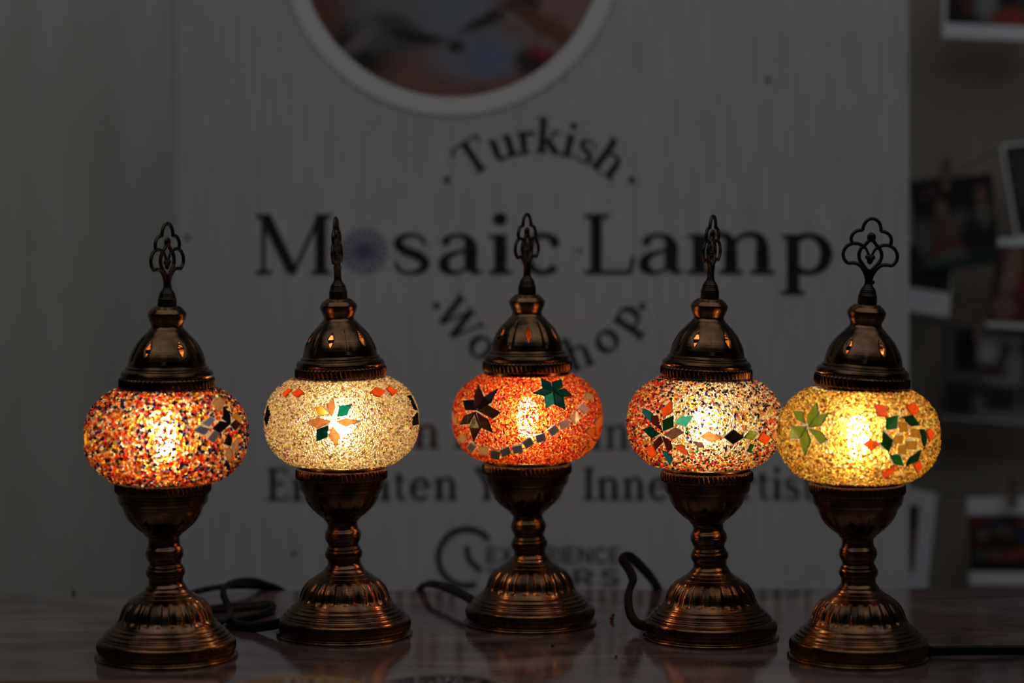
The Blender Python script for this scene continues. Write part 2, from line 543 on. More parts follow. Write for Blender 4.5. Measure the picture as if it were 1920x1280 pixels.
SANS['U'] = strip([(0.08, 1), (0.08, 0.35), (0.2, 0.10), (0.36, 0.06), (0.52, 0.10), (0.64, 0.35), (0.64, 1)], k)
SANS['S'] = strip([(0.56, 0.82), (0.4, 0.93), (0.18, 0.90), (0.09, 0.72), (0.2, 0.56), (0.45, 0.46), (0.57, 0.28), (0.45, 0.09), (0.22, 0.07), (0.05, 0.2)], k)

def bbox(polys):
    xs = [p[0] for q in polys for p in q]
    return min(xs), max(xs)

# ------------------------------------------------------------------ banner
D_B = 2.52
def wave(x, z):
    return 0.003 * sin(x * 9 + 0.6) + 0.002 * sin(x * 23 + z * 3)

BX0 = (320 - 960) * D_B / FPX
BX1 = (1704 - 960) * D_B / FPX
BZ0, BZ1 = 0.62, CZ + 0.36
banner = bpy.data.objects.new('banner', None)
COL.objects.link(banner)
banner.location = (0, D_B, 0)
tag(banner, 'grey canvas workshop banner with round picture and dark lettering hanging behind the lamps', 'banner')

nx, nz = 60, 40
g = Geo()
v = []
for side in (0, 1):
    for j in range(nz + 1):
        for i in range(nx + 1):
            x = BX0 + (BX1 - BX0) * i / nx
            z = BZ0 + (BZ1 - BZ0) * j / nz
            v.append((x, wave(x, z) + 0.0008 * side, z))
f = []
n1 = (nx + 1) * (nz + 1)
for j in range(nz):
    for i in range(nx):
        a = j * (nx + 1) + i
        f.append((a, a + 1, a + nx + 2, a + nx + 1))
        f.append((n1 + a, n1 + a + nx + 1, n1 + a + nx + 2, n1 + a + 1))
for j in range(nz):
    for i in (0, nx):
        a = j * (nx + 1) + i
        f.append((a, a + nx + 1, n1 + a + nx + 1, n1 + a))
for i in range(nx):
    for j in (0, nz):
        a = j * (nx + 1) + i
        f.append((a, n1 + a, n1 + a + 1, a + 1))
link('canvas', mesh('canvas', v, f), M['canvas'], banner)
v, f = tube_geo([(BX0 - 0.02, 0.002, BZ1), (BX1 + 0.02, 0.002, BZ1)], 0.011, 14)
link('hanging_rail', mesh('hanging_rail', v, f), M['brass_dark'], banner)
for sx in (BX0 + 0.05, BX1 - 0.05):
    v, f = tube_geo([(sx, 0.002, BZ1), (sx, D_WALL - D_B + 0.01, BZ1)], 0.004, 10)
    link('wall_hook', mesh('wall_hook', v, f), M['brass_dark'], banner)
v, f = tube_geo([(BX0, 0.003, BZ0), (BX1, 0.003, BZ0)], 0.008, 14)
link('bottom_rail', mesh('bottom_rail', v, f), M['brass_dark'], banner)

def print_polys(name, polys_px, mat, lift=0.0006, label=None):
    """ink on the canvas; polygons given in photo pixels of the banner plane"""
    v, f = [], []
    for q in polys_px:
        b = len(v)
        for (px, py) in q:
            x, _, z = P(px, py, D_B)
            v.append((x, wave(x, z) - lift, z))
        f.append(tuple(range(b, b + len(q))))
    o = link(name, mesh(name, v, f, False), mat, banner)
    if label:
        o['label'] = label
    return o

def place(polys, x0, x1, base, cap):
    a, b = bbox(polys)
    s = (x1 - x0) / (b - a)
    return [[(x0 + (p[0] - a) * s, base - p[1] * cap) for p in q] for q in polys]

def word(txt, x0, x1, base, cap, font=G, gap=0.10):
    adv, xs = 0.0, []
    for ch in txt:
        a, b = bbox(font[ch])
        xs.append((adv, a))
        adv += (b - a) + gap
    adv -= gap
    s = (x1 - x0) / adv
    out = []
    for ch, (off, a) in zip(txt, xs):
        out += [[(x0 + (off + p[0] - a) * s, base - p[1] * cap) for p in q] for q in font[ch]]
    return out

def curved(ch, ang, R, cap, cx, cy, below=False, xs=1.0):
    a, b = bbox(G[ch])
    t = radians(ang)
    out = []
    for q in G[ch]:
        o = []
        for p in q:
            lx = (p[0] - (a + b) / 2) * cap * xs
            ly = p[1] * cap
            if not below:
                r = R + ly
                o.append((cx + r * sin(t) + lx * cos(t), cy - r * cos(t) + lx * sin(t)))
            else:
                r = R - ly
                o.append((cx + r * sin(t) + lx * cos(t), cy + r * cos(t) - lx * sin(t)))
        out.append(o)
    return out

# title: Mosaic Lamp, the o being a blue starburst
title = []
for ch, x0, x1 in (('M', 480, 622), ('s', 738, 806), ('a', 822, 906), ('i', 916, 960), ('c', 977, 1049)):
    title += place(G[ch], x0, x1, 514, 113)
    if ch == 'M':
        print_polys('lettering', title, M['ink'], label='large black serif capital M')
        title = []
print_polys('lettering', title, M['ink'], label='large black serif letters saic')
title = []
for ch, x0, x1 in (('L', 1096, 1192), ('a', 1198, 1283), ('m', 1288, 1453), ('p', 1464, 1561)):
    title += place(G[ch], x0, x1, 514, 113)
print_polys('lettering', title, M['ink'], label='large black serif word Lamp')
star = disc(683, 470, 13, 20)
for i in range(22):
    a = 2 * pi * i / 22
    star += strip([(683 + 10 * cos(a), 470 + 10 * sin(a)), (683 + 45 * cos(a), 470 + 45 * sin(a))], [1.8, 6.0])
print_polys('starburst', star, M['ink_blue'], label='blue starburst standing for the letter o')
top = []
for ch, ang in (('T', -33.6), ('u', -18.5), ('r', -6.6), ('k', 4.6), ('i', 14.6), ('s', 23.5), ('h', 35.8)):
    top += curved(ch, ang, 196, 64, 1012, 483, xs=1.05)
for x_, y_ in ((838, 337), (1185, 337), (819, 573), (1205, 574)):
    print_polys('dot', disc(x_, y_, 6.5), M['ink'])
print_polys('lettering', top, M['ink'], label='arched black word Turkish between two dots')
bot = []
for ch, ang in (('W', -52.5), ('o', -33.5), ('r', -20), ('k', -7), ('s', 6), ('h', 22), ('o', 39), ('p', 55.4)):
    bot += curved(ch, ang, 222, 62, 1012, 483, True, 1.0)
print_polys('lettering', bot, M['ink'], label='curved black word Workshop between two dots')
print_polys('lettering', place(G['n'], 776, 823, 840, 64), M['ink_red'], label='dark red letter n')
print_polys('lettering', place(G['I'], 851, 872, 840, 62), M['ink_navy'], label='navy letter stem')
print_polys('lettering', word('in', 1108, 1180, 842, 66), M['ink_teal'], label='dark teal letters')
for txt, x0, x1 in (('Enlighten', 502, 858), ('Your', 888, 1058), ('Inner', 1094, 1288), ('Artist', 1330, 1527)):
    print_polys('lettering', word(txt, x0, x1, 937, 61), M['ink'], label='black serif word ' + txt)
clock = []
pts = [(875 + 53 * cos(radians(a)), 1045 - 53 * sin(radians(a))) for a in range(38, 296, 6)]
clock += strip(pts, 10.5, 2)
clock += strip([(875, 1023), (877, 1040), (883, 1053), (902, 1071)], 10, 5)
print_polys('clock_emblem', clock, M['ink'], label='open ring clock emblem with bent hand')
print_polys('lettering', word('EXPERIENCE', 912, 1162, 1056, 31, SANS, 0.14), M['ink_grey'], label='grey capitals EXPERIENCE')
print_polys('lettering', word('TOURS', 912, 1162, 1098, 31, SANS, 0.22), M['ink_grey'], label='grey capitals TOURS')
for i, (x, y, r) in enumerate(((352, 445, 5), (1440, 150, 5), (551, 1036, 5), (1085, 470, 4))):
    print_polys('stain', disc(x, y, r), M['ink_grey'])

# round picture in a white ring
CX, CY, RI, RO = 847, -102, 284, 319
ring = []
for i in range(120):
    a, b = 2 * pi * i / 120, 2 * pi * (i + 1) / 120
    ring.append([(CX + RI * cos(a), CY + RI * sin(a)), (CX + RI * cos(b), CY + RI * sin(b)), (CX + RO * cos(b), CY + RO * sin(b)), (CX + RO * cos(a), CY + RO * sin(a))])
print_polys('picture_ring', ring, M['print_white'], 0.0012, label='white ring around the round picture')

def shade(u, v, base, blobs, seed):
    """soft-edged patches of colour on a print"""
    c = np.array(base, float)
    for (bu, bv, ru, rv, rot, col) in blobs:
        du, dv = u - bu, v - bv
        cr, sr = cos(radians(rot)), sin(radians(rot))
        a, b = (du * cr + dv * sr) / ru, (-du * sr + dv * cr) / rv
        k = 1 / (1 + math.exp(min(60, ((a * a + b * b) - 1) * 4.5)))
        c = c * (1 - k) + np.array(col) * k
    n = 0.10 * sin(37 * u + seed) * sin(41 * v + 2 * seed) + 0.06 * sin(83 * u - 53 * v)
    return np.clip(1.5 * c * (1 + n), 0.002, 1)

blobs = [(700, 0, 90, 200, 25, (0.035, 0.025, 0.02)), (600, 20, 45, 120, 20, (0.12, 0.05, 0.04)),
         (660, 110, 60, 40, -45, (0.02, 0.017, 0.016)), (1080, 30, 110, 90, 0, (0.21, 0.13, 0.12)),
         (780, 10, 130, 80, 0, (0.155, 0.15, 0.17)), (860, 25, 80, 60, 20, (0.15, 0.17, 0.20)),
         (745, 60, 55, 30, 25, (0.06, 0.06, 0.07)), (700, 70, 40, 26, 40, (0.09, 0.09, 0.10)),
         (820, 78, 90, 11, 12, (0.03, 0.024, 0.024)), (930, 28, 80, 12, -28, (0.04, 0.03, 0.028)),
         (985, 10, 30, 22, -30, (0.05, 0.035, 0.03)), (900, 105, 95, 46, -5, (0.155, 0.155, 0.19)),
         (915, 110, 42, 34, 0, (0.12, 0.145, 0.23)), (855, 88, 14, 12, 0, (0.035, 0.028, 0.026)),
         (720, 100, 11, 9, 0, (0.05, 0.035, 0.035)), (1010, 62, 85, 9, 32, (0.20, 0.16, 0.17)), (1030, 55, 75, 20, 32, (0.12, 0.06, 0.035)),
         (1000, 120, 36, 26, 30, (0.022, 0.024, 0.022)), (1018, 104, 30, 12, 20, (0.17, 0.025, 0.03)), (670, 80, 45, 12, -40, (0.15, 0.13, 0.14))]
v, f, c = [], [], []
rings, segs = 56, 120
for j in range(rings + 1):
    for i in range(segs):
        r = RI * max(j, 0.02) / rings
        a = 2 * pi * i / segs
        px, py = CX + r * cos(a), CY + r * sin(a)
        x, _, z = P(px, py, D_B)
        v.append((x, wave(x, z) - 0.0009, z))
        c.append(shade(px, py, (0.155, 0.085, 0.075), blobs, 1.0))
for j in range(rings):
    for i in range(segs):
        i2 = (i + 1) % segs
        f.append((j * segs + i, j * segs + i2, (j + 1) * segs + i2, (j + 1) * segs + i))
o = link('round_picture', mesh('round_picture', v, f, True, c), M['picture'], banner)
o['label'] = 'round colour picture of craft work'

# ------------------------------------------------------------------ photo prints on strings
def photo_print(quad, inset, d, base, blobs, seed, label, name='photo_print', rows=22):
    """quad: corners tl,tr,br,bl in photo pixels at depth d; inset = white borders l,t,r,b as fractions"""
    A = [np.array(P(x, y, d)) for x, y in quad]
    cen = sum(A) / 4
    A = [a - cen for a in A]
    def pt(u, v):
        return (A[0] * (1 - u) + A[1] * u) * (1 - v) + (A[3] * (1 - u) + A[2] * u) * v
    vv, ff = [], []
    for s in (0.0, 0.0007):
        for (u, v_) in ((0, 0), (1, 0), (1, 1), (0, 1)):
            q = pt(u, v_)
            vv.append((q[0], s, q[2]))
    ff = [(0, 3, 2, 1), (4, 5, 6, 7), (0, 1, 5, 4), (1, 2, 6, 5), (2, 3, 7, 6), (3, 0, 4, 7)]
    o = link(name, mesh(name, vv, ff, False), M['paper'], None, tuple(cen))
    tag(o, label, 'photo print', 'photo prints pegged on strings at the right')
    l, t, r, b = inset
    vv, ff, cc = [], [], []
    n = rows
    for j in range(n + 1):
        for i in range(n + 1):
            u, v_ = i / n, j / n
            q = pt(l + (1 - l - r) * u, t + (1 - t - b) * v_)
            vv.append((q[0], -0.0004, q[2]))
            cc.append(shade(u, v_, base, blobs, seed))
    for j in range(n):
        for i in range(n):
            a = j * (n + 1) + i
            ff.append((a, a + n + 1, a + n + 2, a + 1))
    link('picture', mesh('picture', vv, ff, True, cc), M['picture'], o)
    return o

DP = 2.745
K = (0.012, 0.011, 0.011)
photo_print([(1772, -70), (1960, -62), (1958, 78), (1767, 70)], (0.03, 0.1, 0.03, 0.20), DP, (0.02, 0.017, 0.016),
            [(0.25, 0.62, 0.10, 0.22, 0, (0.09, 0.03, 0.025)), (0.42, 0.6, 0.12, 0.35, 0, (0.16, 0.17, 0.18)), (0.72, 0.85, 0.16, 0.2, 0, (0.24, 0.05, 0.03)),
             (0.55, 0.9, 0.10, 0.12, 0, (0.2, 0.04, 0.03)), (0.85, 0.5, 0.1, 0.3, 0, (0.05, 0.05, 0.05))], 2.0,
            'white bordered print with red dots cut off by the top frame edge')
photo_print([(1702, 450), (1790, 462), (1779, 594), (1690, 580)], (0.03, 0.03, 0.03, 0.34), DP - 0.004, (0.02, 0.018, 0.018),
            [(0.3, 0.5, 0.2, 0.3, 0, (0.05, 0.035, 0.025)), (0.6, 0.3, 0.15, 0.2, 0, (0.07, 0.05, 0.05))], 3.0,
            'dark print with wide white foot tucked below the print of seated figures')
photo_print([(1704, 342), (1859, 324), (1876, 492), (1722, 512)], (0, 0, 0, 0), DP - 0.010, (0.016, 0.015, 0.015),
            [(0.36, 0.35, 0.08, 0.13, 0, (0.16, 0.11, 0.09)), (0.30, 0.60, 0.22, 0.18, 0, (0.10, 0.055, 0.045)), (0.42, 0.55, 0.10, 0.16, 0, (0.12, 0.07, 0.06)),
             (0.85, 0.24, 0.07, 0.12, 0, (0.15, 0.08, 0.075)), (0.84, 0.46, 0.11, 0.15, 20, (0.12, 0.105, 0.09)), (0.58, 0.5, 0.13, 0.14, 0, (0.09, 0.085, 0.075)),
             (0.40, 0.76, 0.30, 0.07, -4, (0.12, 0.04, 0.03)), (0.10, 0.62, 0.10, 0.20, 0, (0.09, 0.10, 0.085)), (0.45, 0.86, 0.34, 0.08, -6, (0.09, 0.10, 0.08)),
             (0.5, 0.97, 0.6, 0.07, -4, (0.014, 0.032, 0.034)), (0.30, 0.12, 0.2, 0.06, -20, (0.07, 0.04, 0.04)), (0.70, 0.68, 0.14, 0.22, 0, (0.018, 0.016, 0.016))], 4.0,
            'borderless dark print of seated figures hanging tilted beside the banner', rows=34)
photo_print([(1876, 272), (1990, 255), (2013, 430), (1906, 452)], (0.045, 0.03, 0.05, 0.05), DP - 0.007, (0.035, 0.037, 0.042),
            [(0.3, 0.4, 0.2, 0.3, 0, (0.06, 0.06, 0.07)), (0.2, 0.8, 0.15, 0.1, 0, (0.02, 0.02, 0.022))], 5.0,
            'tilted grey print with pale left border at the right frame edge')
photo_print([(1872, 446), (1990, 446), (1988, 620), (1848, 612)], (0.0, 0.09, 0.0, 0.06), DP - 0.012, (0.075, 0.022, 0.022),
            [(0.28, 0.22, 0.13, 0.22, 0, (0.20, 0.13, 0.10)), (0.22, 0.45, 0.16, 0.16, 20, (0.19, 0.13, 0.10)), (0.42, 0.5, 0.07, 0.1, 0, (0.20, 0.04, 0.045)),
             (0.6, 0.65, 0.09, 0.18, 0, (0.22, 0.04, 0.03)), (0.22, 0.8, 0.16, 0.16, 0, (0.17, 0.10, 0.09)), (0.05, 0.35, 0.08, 0.3, 0, (0.025, 0.015, 0.015)), (0.6, 0.3, 0.1, 0.1, 0, (0.15, 0.09, 0.08))], 6.0,
            'red print of a pale figure below the tilted grey print')
photo_print([(1768, 612), (1985, 616), (1985, 800), (1766, 782)], (0.0, 0.0, 0.0, 0.02), DP, (0.05, 0.045, 0.045),
            [(0.14, 0.3, 0.12, 0.30, 0, (0.022, 0.018, 0.019)), (0.07, 0.3, 0.025, 0.26, 0, (0.11, 0.105, 0.11)), (0.22, 0.28, 0.07, 0.26, 0, (0.012, 0.01, 0.011)),
             (0.39, 0.25, 0.09, 0.18, 0, (0.30, 0.30, 0.34)), (0.62, 0.08, 0.3, 0.10, 0, (0.22, 0.22, 0.25)), (0.55, 0.28, 0.04, 0.12, 0, (0.02, 0.017, 0.018)),
             (0.42, 0.48, 0.12, 0.10, 0, (0.05, 0.03, 0.03)), (0.62, 0.4, 0.08, 0.2, 0, (0.19, 0.17, 0.19)), (0.72, 0.2, 0.04, 0.12, 0, (0.02, 0.02, 0.02)),
             (0.2, 0.55, 0.25, 0.05, 3, (0.09, 0.08, 0.085)), (0.55, 0.58, 0.2, 0.05, 4, (0.19, 0.18, 0.19)), (0.15, 0.80, 0.17, 0.18, 0, (0.02, 0.016, 0.017)),
             (0.32, 0.84, 0.06, 0.08, 0, (0.12, 0.10, 0.10)), (0.5, 0.78, 0.14, 0.14, 0, (0.022, 0.018, 0.02)), (0.72, 0.8, 0.1, 0.18, 0, (0.12, 0.115, 0.12)),
             (0.58, 0.95, 0.3, 0.05, 0, (0.16, 0.165, 0.18)), (0.68, 0.72, 0.03, 0.14, 0, (0.03, 0.025, 0.025))], 7.0,
            'black and white collage print of a room hanging at mid height', rows=40)
photo_print([(1660, 905), (1757, 925), (1738, 1110), (1640, 1090)], (0.04, 0.16, 0.30, 0.17), DP - 0.006, (0.06, 0.03, 0.03),
            [(0.7, 0.25, 0.3, 0.12, 0, (0.035, 0.014, 0.014)), (0.72, 0.5, 0.2, 0.10, 0, (0.16, 0.07, 0.04)), (0.8, 0.62, 0.3, 0.1, 0, (0.10, 0.02, 0.018)), (0.7, 0.88, 0.4, 0.13, 0, (0.022, 0.014, 0.014))], 8.0,
            'narrow red print with wide white margin hanging slanted by the banner edge')
photo_print([(1813, 932), (1990, 930), (1992, 1098), (1818, 1096)], (0.0, 0.20, 0.0, 0.155), DP, (0.045, 0.02, 0.018),
            [(0.12, 0.08, 0.2, 0.12, 0, (0.10, 0.02, 0.02)), (0.32, 0.2, 0.10, 0.12, 0, (0.035, 0.05, 0.075)), (0.42, 0.3, 0.14, 0.08, 10, (0.12, 0.075, 0.04)), (0.16, 0.35, 0.06, 0.08, 0, (0.14, 0.12, 0.09)),
             (0.5, 0.25, 0.07, 0.1, 0, (0.03, 0.035, 0.06)), (0.58, 0.38, 0.06, 0.1, 0, (0.03, 0.04, 0.10)), (0.13, 0.70, 0.06, 0.07, 0, (0.03, 0.10, 0.07)), (0.28, 0.72, 0.07, 0.07, 0, (0.15, 0.08, 0.07)),
             (0.46, 0.72, 0.1, 0.09, 0, (0.16, 0.05, 0.035)), (0.60, 0.65, 0.1, 0.1, 0, (0.17, 0.045, 0.025)), (0.35, 0.93, 0.5, 0.07, 0, (0.012, 0.009, 0.009)), (0.4, 0.5, 0.2, 0.1, 0, (0.03, 0.014, 0.013)), (0.62, 0.12, 0.08, 0.1, 0, (0.14, 0.05, 0.04))], 9.0,
            'colourful market stall print with white head and foot just above the table', rows=34)

def string(pts, label):
    v, f = tube_geo(catmull([P(x, y, DP + 0.004) for x, y in pts], 6), 0.0011, 6)
    o = link('hanging_string', mesh('hanging_string', v, f), M['string'])
    tag(o, label, 'string', 'strings holding the photo prints')
string([(1640, -78), (1800, -66), (2000, -62)], 'string of the uppermost print at the top frame edge')
string([(1640, 336), (1773, 330), (1900, 268), (2000, 252)], 'string above the borderless dark print of seated figures')
string([(1640, 585), (1722, 600), (1830, 612), (2000, 622)], 'string above the black and white collage print')
string([(1640, 902), (1757, 924), (1900, 932), (2000, 930)], 'string above the market stall print and narrow red print')

def peg(px, py, rz, label):
    x, y, z = P(px, py, DP - 0.016)
    root = bpy.data.objects.new('clothes_peg', None)
    COL.objects.link(root)
    root.location = (x, y, z)
    root.rotation_euler = (0, radians(rz), 0)
    tag(root, label, 'clothes peg', 'wooden pegs on the strings')
    for s in (0, 1):
        y0 = 0.0 if s == 0 else 0.0065
        v = []
        prof = [(-0.017, 0.0032), (-0.004, 0.0036), (0.004, 0.0036), (0.017, 0.0030)]
        for zz, hw in prof:
            off = 0.002 if zz > 0.01 else 0.0
            yy = y0 + (off if s else -off)
            v += [(-hw, yy - 0.0018, zz), (hw, yy - 0.0018, zz), (hw, yy + 0.0018, zz), (-hw, yy + 0.0018, zz)]
        f = [(0, 3, 2, 1), (12, 13, 14, 15)]
        for j in range(3):
            for i in range(4):
                i2 = (i + 1) % 4
                f.append((j * 4 + i, j * 4 + i2, j * 4 + 4 + i2, j * 4 + 4 + i))
        link('jaw', mesh('jaw', v, f, False), M['peg'], root)
    pts = [(-0.0045 + 0.009 * t / 30, 0.00325 + 0.0022 * cos(t * 1.2), 0.003 + 0.0022 * sin(t * 1.2)) for t in range(31)]
    v, f = tube_geo(pts, 0.0005, 5)
    link('spring', mesh('spring', v, f), M['brass_dark'], root)
peg(1774, 328, 3, 'wooden peg on top of the dark print of seated figures')
peg(1832, 608, 2, 'wooden peg on top of the black and white collage print')
peg(1900, 922, 0, 'wooden peg on top of the market stall print')

# ------------------------------------------------------------------ lamp metalwork
def lathe(prof, segs, per=4, disp=None, closed_top=False, closed_bottom=False, smooth_prof=True):
    """surface of revolution; prof [(z, r)] in mm; angle 0 faces the camera (-Y), growing to +X"""
    q = catmull(prof, per) if smooth_prof else prof
    v, f = [], []
    for (z, r) in q:
        for i in range(segs):
            t = 2 * pi * i / segs
            rr, zz = (r, z) if disp is None else disp(t, z, r)
            v.append((rr * sin(t) / 1000, -rr * cos(t) / 1000, zz / 1000))
    n = len(q)
    for j in range(n - 1):
        for i in range(segs):
            i2 = (i + 1) % segs
            f.append((j * segs + i, j * segs + i2, (j + 1) * segs + i2, (j + 1) * segs + i))
    if closed_bottom:
        f.append(tuple(reversed(range(segs))))
    if closed_top:
        f.append(tuple((n - 1) * segs + i for i in range(segs)))
    return v, f, q

def cut_holes(v, f, q, segs, holes):
    """diamond openings (angle deg, z mm, half angle deg, half height mm)"""
    zs = np.array([a[0] for a in q])
    def r_at(z):
        return float(np.interp(z, zs, np.array([a[1] for a in q])))
    vt = [(2 * pi * (i % segs) / segs, q[i // segs][0]) for i in range(len(v))]
    v = list(v)
    for (a0, z0, wa, hz) in holes:
        a0, wa = radians(a0), radians(wa)
        def m(i):
            dt = (vt[i][0] - a0 + pi) % (2 * pi) - pi
            return dt, vt[i][1] - z0
        keep, edge = [], set()
        for face in f:
            ms = [m(i) for i in face]
            cdt = sum(x[0] for x in ms) / len(ms)
            cdz = sum(x[1] for x in ms) / len(ms)
            if abs(cdt) / wa + abs(cdz) / hz < 1 and abs(cdt) < 1:
                edge.update(face)
            else:
                keep.append(face)
        used = set(i for face in keep for i in face)
        for i in edge & used:
            dt, dz = m(i)
            k = abs(dt) / wa + abs(dz) / hz
            if k > 1e-6:
                dt, dz = dt / k, dz / k
            t, z = a0 + dt, z0 + dz
            r = r_at(z) * 1000 / 1000
            v[i] = (r * sin(t) / 1000, -r * cos(t) / 1000, z / 1000)
        f = keep
    used = sorted(set(i for face in f for i in face))
    mp = {a: b for b, a in enumerate(used)}
    return [v[i] for i in used], [tuple(mp[i] for i in face) for face in f]

BASE = [(0, 50), (0, 53.4), (0.9, 54.2), (2.0, 53.9), (2.7, 52.6), (3.2, 51.6), (4.2, 51.6), (6, 52.0), (10, 52.3), (12.2, 52.3), (13.6, 51.6), (14.6, 50.2), (15.2, 48.9), (16.0, 48.6), (17.0, 47.8),
        (18.6, 46.3), (20.2, 44.6), (20.7, 44.4), (21.6, 43.2), (23.2, 41.2), (23.6, 41.0), (25.4, 39.0), (27.6, 37.2), (30.1, 35.7), (34, 34.4), (37.4, 32.9), (40.6, 30.6), (43.3, 28.0), (45.6, 24.6), (46.6, 23.2),
        (47.1, 22.6), (48.8, 19.6), (49.4, 19.1), (50.8, 17.0), (52.4, 15.7), (53.2, 15.5)]
def base_disp(t, z, r):
    if 4.6 < z < 12.4:                        # band of small upright ridges in two rows
        ph = t * 80
        k = sin(pi * (z - 4.6) / 7.8) ** 0.6
        r += 1.25 * k * (0.5 + 0.5 * cos(ph)) - 0.5
        if 8.0 < z < 8.9:
            r -= 0.35
    if 15.4 < z < 26.0:                       # turned rings
        r += 0.32 * cos(2 * pi * (z - 15.4) / 2.65) * min(1, (z - 15.4) / 0.6) * min(1, (26.0 - z) / 0.6)
    if 25.5 < z < 46:                         # scalloped flutes
        a = (t * 22 / (2 * pi)) % 1.0 - 0.5
        u = (z - 25.5) / 20.5
        wdt = 0.36 * (1 - 0.30 * u)
        lo = 0.10 + 1.4 * (abs(a) / 0.5) ** 2 * 0.12
        k = max(0.0, 1 - (abs(a) / wdt) ** 2)
        e = min(1, max(0, (u - lo) / 0.10)) * min(1, max(0, (0.93 - u) / 0.12))
        r -= 1.5 * k * e * (1 - 0.45 * u)
        rim = math.exp(-((abs(a) - wdt) / 0.07) ** 2) * min(1, max(0, (u - 0.05) / 0.08)) * min(1, max(0, (0.95 - u) / 0.1))
        r += 0.28 * rim
    return r, z
v, f, q = lathe(BASE, 352, 5, base_disp, closed_top=True, closed_bottom=True)
ME_BASE = mesh('base', v, f)
ME_BASE.materials.append(M['brass'])

STEM = [(52.6, 14.9), (53.6, 14.9), (54.3, 14.5), (56, 13.4), (58, 13.0), (60, 13.2), (61.0, 13.5), (61.3, 14.0), (63.0, 14.7), (64.6, 14.9), (66.4, 14.6), (67.2, 14.0), (67.6, 13.6), (68.6, 13.5), (69.6, 13.0), (70.3, 12.3),
        (71.4, 12.1), (73.2, 12.5), (75.4, 13.7), (77.4, 14.3), (78.6, 14.5), (79.2, 14.3), (80.0, 14.4), (82, 13.8), (83.4, 12.9), (84.4, 12.4), (87.1, 11.9), (88.4, 12.0), (91.5, 11.9)]
v, f, q = lathe(STEM, 96, 3, None, True, True)
ME_STEM = mesh('stem', v, f)
ME_STEM.materials.append(M['brass'])

def lobes(n, z0, z1, depth, rot=0):
    def d(t, z, r):
        if z0 < z < z1:
            a = ((t - rot) * n / (2 * pi) + 0.5) % 1.0 - 0.5      # 0 mid lobe, +-0.5 at the groove
            u = (z - z0) / (z1 - z0)
            k = math.exp(-((0.5 - abs(a)) / 0.055) ** 2)
            r -= depth * k * min(1, u / 0.12) * min(1, (1 - u) / 0.18)
            r += 0.25 * (1 - (2 * a) ** 2) * sin(pi * u)
        return r, z
    return d

CUP = [(86.6, 11.4), (88, 12.0), (89, 13.0), (90, 14.0), (91.4, 15.0), (93, 17.2), (95.2, 19.9), (97.4, 22.2), (99.5, 24.3), (101.7, 26.1), (104, 27.6), (106.1, 28.7), (108.4, 29.7), (110.5, 30.4), (111.4, 30.6), (111.8, 31.3),
       (112.4, 31.6), (113.2, 31.7), (113.6, 32.6), (114.9, 33.5), (116.2, 33.9), (117.8, 34.2), (119, 34.5), (120.2, 34.6), (121.0, 34.8), (124, 34.9), (127.8, 34.6), (129.4, 34.3), (131.6, 34.2), (133.0, 33.9), (133.4, 33.4), (133.4, 32.6)]
v, f, q = lathe(CUP, 192, 3, lobes(6, 91.5, 110.5, 0.9))
v, f = cut_holes(v, f, q, 192, [(60 * i, 99.4, 6.2, 4.7) for i in range(6)])
ME_CUP = mesh('cup', v, f)
ME_CUP.materials.append(M['brass'])
ME_CUP.materials.append(M['brass_dark'])  # cup inside darkened in colour so its holes read as shade

CAP = [(201.6, 33.6), (202.2, 34.6), (203.2, 35.1), (205.0, 35.2), (207, 35.1), (213, 34.6), (214.6, 35.0), (216, 35.2), (217.6, 34.6), (218.5, 34.0), (219.4, 32.4), (220.2, 31.5), (221.4, 31.4), (221.9, 30.3), (222.6, 29.8), (223.9, 29.5), (225.4, 29.2),
       (227.3, 28.8), (230, 27.9), (232.9, 26.6), (235.8, 25.1), (238.5, 23.5), (241.4, 21.4), (244.1, 19.0), (246.4, 16.8), (248.6, 14.8), (250.4, 13.0), (252.0, 12.1), (253.4, 12.1), (255.3, 12.8), (257.2, 13.7), (258.7, 14.2),
       (260.2, 14.6), (261.6, 14.8), (262.3, 14.7), (263.4, 13.9), (264.8, 13.0), (266.2, 11.4), (267.2, 10.2), (267.7, 9.2)]
v, f, q = lathe(CAP, 192, 3, lobes(6, 224.5, 247, 0.9), closed_top=True)
v, f = cut_holes(v, f, q, 192, [(60 * i, 236.6, 5.9, 6.2) for i in range(6)])
ME_CAP = mesh('cap', v, f)
ME_CAP.materials.append(M['brass'])
ME_CAP.materials.append(M['brass_inner'])

def rope_ring(zc, R, hh, rr, n, slant):
    """twisted rope moulding around the rim"""
    segs = n * 9
    rows = 15
    v, f = [], []
    for j in range(rows):
        s = -1 + 2 * j / (rows - 1)
        for i in range(segs):
            t = 2 * pi * i / segs
            prof = sqrt(max(0, 1 - s ** 4))
            ph = n * t + slant * s
            r = R + rr * prof * (0.50 + 0.50 * (0.5 + 0.5 * cos(ph)) ** 0.8)
            v.append((r * sin(t) / 1000, -r * cos(t) / 1000, (zc + hh * s) / 1000))
    for j in range(rows - 1):
        for i in range(segs):
            i2 = (i + 1) % segs
            f.append((j * segs + i, j * segs + i2, (j + 1) * segs + i2, (j + 1) * segs + i))
    return mesh('rope_moulding', v, f)
ME_ROPE_LO = rope_ring(126.4, 34.5, 4.3, 2.2, 60, 1.5)
ME_ROPE_LO.materials.append(M['brass'])
ME_ROPE_HI = rope_ring(209.4, 34.3, 4.6, 2.3, 60, 1.7)
ME_ROPE_HI.materials.append(M['brass'])

